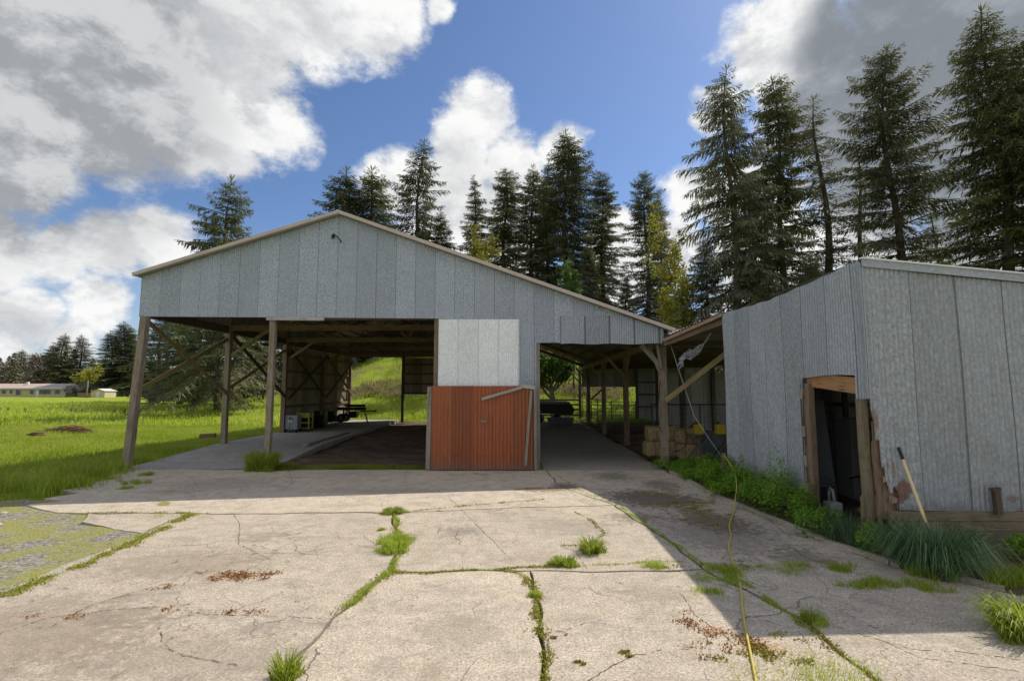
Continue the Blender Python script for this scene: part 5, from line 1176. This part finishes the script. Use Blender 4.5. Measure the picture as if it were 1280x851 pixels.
    T = thing('grey_tool_cabinet', 'grey cabinet on casters left of the yellow green cart', 'cabinet', (-11.6, 25.8, .25))
    MB().box(-11.62, -11.0, 25.6, 26.1, .4, 1.1).build('body', g['greyplastic'], T, bevel=.02); MB().box(-11.45, -11.25, 25.57, 25.6, .75, .85).build('label_plate', g['white'], T)
    for x in (-11.58, -11.05):
        for y in (25.65, 26.05): MB().beam((x, y, .3), (x, y, .42), .04, .04).tube([(x-.02, y, .3), (x+.02, y, .3)], .05, 10).build('caster', g['rubber'], T)
    MB().tube([(-11.35, 25.5, .28), (-11.35, 25.5, .95)], .02, 8).lathe((-11.35, 25.5, .93), [(.03, 0), (.08, .03), (.03, .08)], 10).build('stand_pipe', g['steel'], T)
    T = thing('engine_block', 'dark greasy machine with two wheels between the cart and the log splitter', 'machine', (-11.1, 28.6, .25)); rr = random.Random(8)
    m = MB(); m.box(-11.5, -10.7, 28.3, 28.9, .45, .95); m.box(-11.3, -10.95, 28.4, 28.8, .95, 1.2); m.tube([(-10.9, 28.6, .9), (-10.75, 28.5, 1.25), (-10.5, 28.5, 1.2)], .03, 8); m.build('body', g['black'], T, bevel=.03)
    for y in (28.25, 28.95): MB().tube([(-11.1, y-.05, .48), (-11.1, y+.05, .48)], .22, 18).build('wheel', g['rubber'], T)
    T = thing('small_compressor', 'low dark compressor tank against the lit end of the inner wall', 'compressor', (-11.2, 30.9, .25))
    MB().tube([(-11.6, 30.9, .62), (-11.55, 30.9, .62), (-10.75, 30.9, .62), (-10.7, 30.9, .62)], [.05, .18, .18, .05], 16).build('tank', g['darksteel'], T)
    MB().box(-11.4, -11.05, 30.75, 31.05, .8, 1.08).build('motor', g['black'], T, bevel=.03)
    for x in (-11.5, -10.8): MB().beam((x, 30.9, .25), (x, 30.9, .5), .05, .25).build('leg', g['steel'], T)
    # log splitter on wheels
    T = thing('log_splitter', 'dark towable log splitter with long beam and prop leg at the back of the bay', 'log splitter', (-11, 33.4, .25))
    MB().beam((-12.0+.25, 33.4, 1.12), (-9.9, 33.4, 1.12), .24, .2).build('beam', g['darksteel'], T, bevel=.01)
    MB().tube([(-11.1, 33.4, 1.32), (-9.95, 33.4, 1.32)], .085, 12).tube([(-11.3, 33.4, 1.32), (-11.05, 33.4, 1.32)], .05, 10).build('ram_cylinder', g['black'], T)
    MB().beam((-10.3, 33.4, .95), (-9.25, 33.4, .98), .07, .08).beam((-9.5, 33.4, .98), (-9.2, 33.4, 1.05), .1, .05).build('tongue', g['darksteel'], T)
    MB().beam((-10.0, 33.4, 1.0), (-9.78, 33.4, .27), .07, .07).box(-9.86, -9.7, 33.3, 33.5, .25, .28).build('prop_leg', g['darksteel'], T)
    MB().box(-10.95, -10.45, 33.15, 33.65, .55, .95).tube([(-10.7, 33.1, .75), (-10.7, 33.02, .75)], .15, 14).build('engine', g['black'], T, bevel=.03)
    for y in (32.95, 33.85):
        w = MB().tube([(-11.35, y-.07, .55), (-11.35, y+.07, .55)], .28, 22).build('wheel', g['rubber'], T, bevel=.02); MB().tube([(-11.35, y-.08, .55), (-11.35, y+.08, .55)], .14, 14).build('rim', g['steel'], w)
    MB().beam((-11.35, 32.95, .55), (-11.35, 33.85, .55), .06, .06).beam((-11.35, 33.4, .55), (-11.35, 33.4, 1.1), .08, .08).build('axle', g['darksteel'], T)
    # timber on the slab
    tag(MB().beam((-8.15, 19.8, .275), (-8.35, 25.2, .285), .2, .06, seg=6, jit=.005).build('floor_timber', g['wood'], org=(-8.2, 22.5, .25)), 'long grey timber lying along the edge of the concrete strip in the barn', 'timber')
    # ---- alley end
    def gate(name, label, p, q, z, nb, cat='gate', zb=.25, group=None):
        T = thing(name, label, cat, ((p[0]+q[0])/2, (p[1]+q[1])/2, .0), group); m = MB()
        for k in range(nb): zz = zb+(z-zb)*k/(nb-1); m.tube([(p[0], p[1], zz), (q[0], q[1], zz)], .024, 8)
        m.build('rails', g['steel'], T)
        for t in (0, .5, 1):
            x, y = p[0]+(q[0]-p[0])*t, p[1]+(q[1]-p[1])*t; MB().tube([(x, y, .02), (x, y, z+.05)], .028, 8).build('upright', g['darksteel'], T)
    T = thing('plank_fence', 'four rail wooden fence across the far end of the alley', 'fence', (2.7, 40.4, 0))
    for z in (.35, .78, 1.15, 1.52): MB().beam((.3, 40.4, z), (4.9, 40.45, z+.02), .05, .14, seg=4, jit=.004).build('rail', g['wooddark'], T)
    for x in (.4, 2.6, 4.85): MB().beam((x, 40.5, -.05), (x, 40.5, 1.7), .14, .14).build('post', g['wooddark'], T)
    gate('pipe_gate', 'steel pipe gate in the opening right of the barn alley posts', (5.1, 38.0), (8.6, 38.0), 1.45, 6)
    gate('pipe_fence', 'steel pipe fence along the right side of the alley, further one', (4.72, 34.0), (4.72, 38.0), 1.75, 6, 'fence', group='pipe fences along the alley')
    gate('pipe_fence', 'steel pipe fence along the right side of the alley, nearer one', (4.72, 28.2), (4.72, 33.4), 1.75, 6, 'fence', group='pipe fences along the alley')
    tag(MB().beam(at(740, 498, Y=30), at(757, 483, Y=29), .07, .07).build('slanting_rail', g['wooddark'], org=at(740, 498, Y=30)), 'single slanting rail above the nearer pipe fence', 'rail')
    # dark dump trailer at the end
    T = thing('small_trailer', 'dark flat sided farm trailer parked at the far end of the alley', 'trailer', (2.2, 37.0, 0)); m = MB()
    pr = [(1.0, .72), (3.75, .62), (3.95, .95), (3.55, 1.48), (1.0, 1.5)]
    F_ = [Vector((x, 36.2, z)) for x, z in pr]; B_ = [Vector((x, 38.0, z)) for x, z in pr]
    m.face(F_); m.face(B_[::-1])
    for k in range(5): m.face([F_[k], F_[(k+1) % 5], B_[(k+1) % 5], B_[k]])
    m.build('bed', g['darksteel'], T, bevel=.02); MB().box(1.1, 3.5, 36.15, 36.19, 1.36, 1.44).build('top_rail', g['steel'], T)
    for x in (1.5, 2.7): MB().tube([(x, 36.3, .34), (x, 36.5, .34)], .32, 20).build('wheel', g['rubber'], T, bevel=.03)
    for x in (1.5, 2.7): MB().beam((x, 36.4, .34), (x, 36.4, .8), .08, .08).build('strut', g['darksteel'], T)
    MB().beam((1.35, 35.9, 1.3), (1.85, 35.8, .0), .05, .05).build('prop', g['steel'], T)
    T = thing('feed_trough', 'long pale grey feed trough on the alley floor in front of the trailer', 'trough', (2.75, 34.2, 0)); m = MB()
    x0, x1 = 1.9, 3.6
    for a, b in (((33.8, .05), (33.65, .5)), ((34.6, .05), (34.75, .5))): m.face([(x0+.1, a[0], a[1]), (x1-.1, a[0], a[1]), (x1, b[0], b[1]), (x0, b[0], b[1])]); m.face([(x0+.1, a[0], a[1]), (x0, b[0], b[1]), (x1, b[0], b[1]), (x1-.1, a[0], a[1])])
    for x, xx in ((x0+.1, x0), (x1-.1, x1)): m.face([(x, 33.8, .05), (xx, 33.65, .5), (xx, 34.75, .5), (x, 34.6, .05)])
    m.face([(x0+.1, 33.8, .05), (x1-.1, 33.8, .05), (x1-.1, 34.6, .05), (x0+.1, 34.6, .05)]); m.build('body', g['greyplastic'], T)
    MB().tube([(x0, 33.65, .5), (x1, 33.65, .5), (x1, 34.75, .5), (x0, 34.75, .5), (x0, 33.65, .5)], .025, 6).build('rim', g['steel'], T)
    for x in (x0+.3, x1-.3): MB().box(x-.05, x+.05, 33.8, 34.6, 0, .05).build('foot', g['darksteel'], T)
    # ---- far field: house, hut, fence, pole, brush pile
    hx0, hx1, hy = at(-60, 490, Y=150).x, at(82, 490, Y=150).x, 150
    T = thing('cream_house', 'long low cream house with pinkish roof across the meadow', 'house', ((hx0+hx1)/2, hy, 0))
    MB().box(hx0, hx1, hy, hy+9, -.2, 2.75).build('wall', g['house'], T)
    m = MB(); e = .7; zr = 4.0
    q = [(hx0-e, hy-e, 2.6), (hx1+e, hy-e, 2.6), (hx1-2, hy+4.5, zr), (hx0+2, hy+4.5, zr), (hx1+e, hy+9+e, 2.6), (hx0-e, hy+9+e, 2.6)]
    m.face([q[0], q[1], q[2], q[3]]); m.face([q[1], q[4], q[2]]); m.face([q[4], q[5], q[3], q[2]]); m.face([q[5], q[0], q[3]]); m.face([q[0], q[5], q[4], q[1]])
    r = m.build('roof', g['houseroof'], T); MB().box(hx0+19, hx0+19.6, hy+3, hy+3.6, 3.3, 4.5).build('chimney', g['white'], r)
    MB().box(hx0-e, hx1+e, hy-e-.06, hy-e, 2.42, 2.66).build('gutter', g['white'], T)
    for px, w, z0, z1 in ((5, 1.3, 1.0, 2.1), (14, .9, 1.0, 2.1), (23, 1.5, .6, 2.1), (53, 1.8, .9, 2.1), (60, 1.8, .9, 2.1), (40, 1.2, .9, 2.1), (72, 1.5, .9, 2.1)):
        x = at(px, 490, Y=hy).x; w_ = MB().box(x-w/2-.1, x+w/2+.1, hy-.06, hy-.003, z0-.1, z1+.1).build('window', g['white'], T); MB().box(x-w/2, x+w/2, hy-.09, hy-.062, z0, z1).build('pane', g['glass'], w_)
    x = at(47, 490, Y=hy).x; MB().box(x-.5, x+.5, hy-.08, hy-.003, 0, 2.1).build('door', g['white'], T)
    x = at(12, 490, Y=hy).x
    sx0, sx1, sy = at(114, 490, Y=140).x, at(131, 490, Y=140).x, 140
    T = thing('storage_hut', 'small cream hut with white roof at the far meadow edge', 'hut', ((sx0+sx1)/2, sy, 0))
    MB().box(sx0, sx1, sy, sy+4, -.2, 1.75).build('wall', g['house'], T); m = MB(); e = .25; xm = sx0+(sx1-sx0)*.5
    for dz, fl in ((0, 0), (.12, 1)):
        for q in ([(sx0-e, sy-e, 1.72), (xm, sy-e, 2.35), (xm, sy+4+e, 2.35), (sx0-e, sy+4+e, 1.72)], [(xm, sy-e, 2.35), (sx1+e, sy-e, 1.72), (sx1+e, sy+4+e, 1.72), (xm, sy+4+e, 2.35)]):
            q = [(a, b, c+dz) for a, b, c in q]; m.face(q[::-1] if not fl else q)
    m.build('roof', g['paleroof'], T); MB().face([(sx0, sy-.01, 1.7), (sx1, sy-.01, 1.7), (xm, sy-.01, 2.32)]).build('gable', g['house'], T)
    MB().box(xm-.5, xm+.5, sy-.04, sy-.012, 0, 1.6).build('door', g['white'], T)
    fx0, fx1 = at(97, 490, Y=142).x, at(113, 490, Y=142).x
    T = thing('brown_fence', 'low reddish brown board fence between the house and the hut', 'fence', ((fx0+fx1)/2, 142, 0)); MB().box(fx0, fx1, 142, 142.06, .05, 1.3).build('boards', g['postbrown'], T)
    for k in range(4): x = fx0+(fx1-fx0)*k/3; MB().box(x-.06, x+.06, 142.07, 142.2, -.1, 1.4).build('post', g['postbrown'], T)
    p = at(109, 490, Y=131)
    tag(MB().tube([(p.x, p.y, -.2), (p.x, p.y, 4.6)], [.14, .1], 8).build('utility_pole', g['post'], org=(p.x, p.y, 0)), 'thin grey pole standing left of the white roofed hut', 'pole')
    rng = np.random.default_rng(12)
    for name, px, py, rx, n, lb in (('brush_pile', 84, 540, 1.15, 160, 'brown heap of dry branches lying in the meadow'), ('brush_pile', 46, 545, .35, 40, 'tiny heap of dry sticks left of the larger heap')):
        c = at(px, py, Z=0); m = MB()
        for k in range(n):
            a = rng.uniform(-.35, .35)+(3.14 if rng.random() < .5 else 0); L = rng.uniform(.3, .9)*min(1, rx+.2); d = Vector((math.cos(a), math.sin(a)*.8, rng.uniform(-.15, .15)))
            t = rng.uniform(-1, 1); p = c+Vector((t*rx, rng.normal(0, .22*min(1, rx)), rng.uniform(.02, .30*min(1, rx+.2))*(1-abs(t)**2)+.02)); m.tube([p-d*L/2, p+Vector((0, 0, .03)), p+d*L/2], [.02, .028, .012], 5)
        tag(m.build(name, g['brush'], org=(c.x, c.y, 0)), lb, 'brush pile', 'brush piles in the meadow')
    c = at(274, 537, Y=26); tag(MB().beam((c.x-.35, 25, .12), (c.x+.35, 25.1, .14), .2, .2, seg=3, jit=.02).build('cut_log', g['brush'], org=(c.x, 25, 0)), 'short brown log lying in the grass beside the barn side posts', 'log')
    # weathered stones in the gravel
    rs = random.Random(3)
    for k in range(6):
        x, y = rs.uniform(-12.5, -8.6), rs.uniform(8.2, 10.4); m = MB(); r = rs.uniform(.04, .08)
        m.lathe((x, y, -.02), [(r*.4, -.01), (r, .01), (r*.9, r*.5), (r*.4, r*.8)], 9, sx=rs.uniform(.8, 1.4)); tag(m.build('stone', g['stone'], org=(x, y, 0)), 'small pale stone lying in the gravel at the left edge of the yard', 'stone', 'loose stones in the gravel')
# ------------------------------------------------------------------ world, sun, camera
def build_world():
    w = bpy.data.worlds.new('World'); SC.world = w; w.use_nodes = True
    m = MT.__new__(MT); m.nt = w.node_tree; m.nt.nodes.clear()
    out = m.n('ShaderNodeOutputWorld'); bg = m.n('ShaderNodeBackground'); m.nt.links.new(bg.outputs[0], out.inputs[0])
    sky = m.n('ShaderNodeTexSky', sky_type='NISHITA', sun_disc=False, sun_elevation=R(SUN_EL), sun_rotation=R(SUN_AZ), altitude=50, air_density=1.0, dust_density=.6, ozone_density=2.2)
    tc = m.n('ShaderNodeTexCoord').outputs['Generated']
    v = m.n('ShaderNodeVectorMath', {0: tc}, operation='NORMALIZE').outputs[0]
    wr = m.n('ShaderNodeTexNoise', {'Vector': v, 'Scale': 5., 'Detail': 5.}).outputs[1]
    vw = m.n('ShaderNodeVectorMath', {0: v, 1: m.vscale(wr, (.10, .10, .10), (-.05, -.05, -.05))}, operation='ADD').outputs[0]
    def field(bl):
        acc = None
        for px, py, r in bl:
            d = Vector(ray(px, py)).normalized(); ln = Vector(ray(px, py)).length
            dist = m.n('ShaderNodeVectorMath', {0: vw, 1: tuple(d)}, operation='DISTANCE').outputs['Value']
            q = m.math('SUBTRACT', 1.0, m.math('DIVIDE', dist, r/F/ln), clamp=True)
            acc = q if acc is None else m.math('MAXIMUM', acc, q)
        return acc
    D = field([(-60, 60, 230), (80, 60, 210), (200, 90, 190), (130, 160, 100), (300, 60, 130), (380, 20, 120), (470, 25, 90), (330, 150, 85), (290, 200, 50), (240, 170, 80), (548, 12, 32), (20, 200, 110), (-80, 300, 160),
               (195, 300, 62), (130, 312, 60), (70, 325, 60), (10, 320, 60), (40, 405, 50), (130, 385, 50), (0, 440, 60), (90, 430, 40), (-60, 380, 70),
               (602, 148, 62), (572, 185, 60), (500, 215, 45), (560, 250, 100), (650, 215, 70), (715, 190, 42), (610, 290, 110), (480, 235, 50),
               (955, 55, 75), (985, 20, 70), (905, 130, 42), (880, 155, 25), (1010, 80, 90), (1080, 130, 160), (1180, 60, 220), (1280, 120, 240), (1120, 230, 120), (1230, 230, 130),
               (870, 250, 52), (930, 260, 80), (840, 320, 60), (960, 330, 110), (1080, 300, 100), (1200, 320, 90), (780, 340, 70), (1300, 330, 120), (760, 300, 45)])
    vz = m.vscale(v, (1, 1, 1.5))
    n1 = m.noise(vz, 7.5, 9, .62, .15); n2 = m.noise(vz, 26, 6, .65); n3 = m.noise(vz, 2.5, 5, .6)
    # unseen clouds behind the camera, added to lift the light in shaded places
    yy = m.sep(v)[1]; zz = m.sep(v)[2]
    back = m.math('MULTIPLY', m.sstep(m.noise(m.vscale(v, (1, 1, 2.)), 2.2, 6, .6), .38, .56), m.math('SUBTRACT', 1.0, m.sstep(yy, .10, .35)))
    back = m.math('MULTIPLY', back, m.sstep(zz, .0, .15))
    x = m.math('ADD', D, m.math('ADD', m.math('MULTIPLY', m.math('SUBTRACT', n1, .5), .95), m.math('MULTIPLY', m.math('SUBTRACT', n2, .5), .5)))
    gate_ = m.sstep(D, .0, .05)
    dens = m.math('MULTIPLY', m.sstep(x, .14, .52), gate_)
    thick = m.sstep(x, .35, .95)
    dens = m.math('MAXIMUM', dens, m.math('MULTIPLY', back, .9))
    G1 = field([(-40, 60, 330), (60, 150, 220), (60, 40, 240), (40, 260, 90)])
    G2 = field([(1180, 70, 210), (1100, 150, 150), (1280, 150, 260), (1090, 40, 110), (1240, 220, 140)])
    G3 = field([(300, 30, 140), (230, 150, 120), (560, 215, 70), (620, 260, 80)])
    gn = m.math('MULTIPLY', m.math('SUBTRACT', n1, .5), .7)
    white, grey, dark = (.93*CL, .93*CL, .93*CL, 1), (.50*CL, .515*CL, .53*CL, 1), (.225*CL, .25*CL, .285*CL, 1)
    lit = m.ramp(m.math('ADD', m.math('MULTIPLY', n1, .75), m.math('MULTIPLY', n2, .25)), [(.36, (.60*CL, .62*CL, .65*CL)), (.52, (.84*CL, .85*CL, .86*CL)), (.62, (.95*CL, .95*CL, .94*CL))])
    sd = m.n('ShaderNodeVectorMath', {0: vz, 1: (.028, .012, .045)}, operation='ADD').outputs[0]
    rel = m.math('SUBTRACT', n1, m.noise(sd, 7.5, 9, .62, .15))  # cloud relief: sunward and shaded sides painted from shifted noise
    c = m.mix(m.sstep(rel, -.02, .10), lit, m.mix(.5, lit, (1.06*CL, 1.06*CL, 1.04*CL, 1))); c = m.mix(m.math('MULTIPLY', m.math('SUBTRACT', 1.0, m.sstep(rel, -.14, .0)), .22), c, grey)
    c = m.mix(m.math('SUBTRACT', 1.0, m.sstep(yy, -.05, .3)), c, (.98*CL, .96*CL, .94*CL, 1))  # out-of-view clouds set bright as fill light
    c = m.mix(m.math('MULTIPLY', m.sstep(m.math('ADD', G3, gn), .2, .7), .35), c, grey)
    c = m.mix(m.math('MULTIPLY', m.sstep(m.math('ADD', G1, gn), .02, .5), .92), c, m.mix(m.sstep(m.math('ADD', n3, m.math('MULTIPLY', rel, 1.6)), .32, .68), (.33*CL, .35*CL, .375*CL, 1), (.62*CL, .635*CL, .65*CL, 1)))
    c = m.mix(m.math('MULTIPLY', m.sstep(m.math('ADD', G2, m.math('MULTIPLY', gn, .45)), .10, .42), .95), c, m.mix(m.sstep(m.math('ADD', n3, m.math('MULTIPLY', rel, 1.2)), .35, .65), dark, (.33*CL, .36*CL, .40*CL, 1)))
    skyc = m.mix(1.0, sky.outputs[0], SKYTINT, 'MULTIPLY')
    # thin veil low over the meadow
    veil = m.math('MULTIPLY', m.math('SUBTRACT', 1.0, m.sstep(zz, .0, .30)), .35)
    skyc = m.mix(veil, skyc, (.62*CL, .70*CL, .80*CL, 1))
    m.set(bg, 0, m.mix(dens, skyc, c)); m.set(bg, 1, SKY_STR)
def build_camera():
    cam = bpy.data.cameras.new('camera'); o = bpy.data.objects.new('camera', cam); link(o); cam.sensor_width = 36; cam.lens = 18.0; cam.clip_end = 4000; cam.clip_start = .05
    o.location = (0, 0, CAMH); o.rotation_euler = (math.pi/2+PITCH, 0, YAW); SC.camera = o
    s = bpy.data.lights.new('sun', 'SUN'); s.energy = SUN_E; s.angle = R(.5); s.color = (1, .93, .82); so = bpy.data.objects.new('sun', s); link(so)
    d = Vector((math.sin(R(SUN_AZ))*math.cos(R(SUN_EL)), math.cos(R(SUN_AZ))*math.cos(R(SUN_EL)), math.sin(R(SUN_EL))))
    so.rotation_euler = d.to_track_quat('Z', 'Y').to_euler(); so.location = d*60
    SC.view_settings.view_transform = 'Standard'; SC.view_settings.look = 'None'; SC.view_settings.exposure = EXPO; SC.view_settings.gamma = 1
    SC.render.engine = 'CYCLES'; SC.cycles.use_denoising = True; SC.cycles.max_bounces = 6; SC.cycles.diffuse_bounces = 4; SC.cycles.transparent_max_bounces = 8
SUN_EL, SUN_AZ = 46.6, 50.6
SKY_STR, SUN_E, EXPO = .15, 4.7, .0
CL = 1/SKY_STR
SKYTINT = (.60, .68, .81, 1)
mk()
def extra_mats():
    g = MATS
    g['crack'] = m_plain('crack_earth', (.085, .065, .03), .95, var=.5)
    g['sack'] = m_plain('dull_yellow_sack', (.30, .24, .08), .8, var=.3)
    g['brush'] = m_plain('dry_branch', (.20, .12, .07), .9, var=.5)
    g['stone'] = m_plain('pale_stone', (.42, .40, .38), .9, var=.3)
    m = MT('clear_film'); n = m.noise(m.obj(), 14, 4, .7); m.fin(m.mix(n, (.16, .17, .18, 1), (.5, .52, .55, 1)), .25, m.bump(n, .5, .02), 0, .6)
    tr = m.n('ShaderNodeBsdfTransparent'); mx = m.n('ShaderNodeMixShader', {0: m.math('MULTIPLY', m.sstep(n, .3, .7), .45), 1: tr.outputs[0], 2: m.bsdf.outputs[0]}); m.set(mx, 0, m.math('ADD', .35, m.math('MULTIPLY', m.sstep(n, .3, .7), .5)))
    m.nt.links.new(mx.outputs[0], m.out.inputs[0]); g['film'] = m.mat
extra_mats()
build_world(); build_camera(); build_ground(); build_barn(); build_shed(); build_leanto()
build_trees(); build_grass(); build_objects()
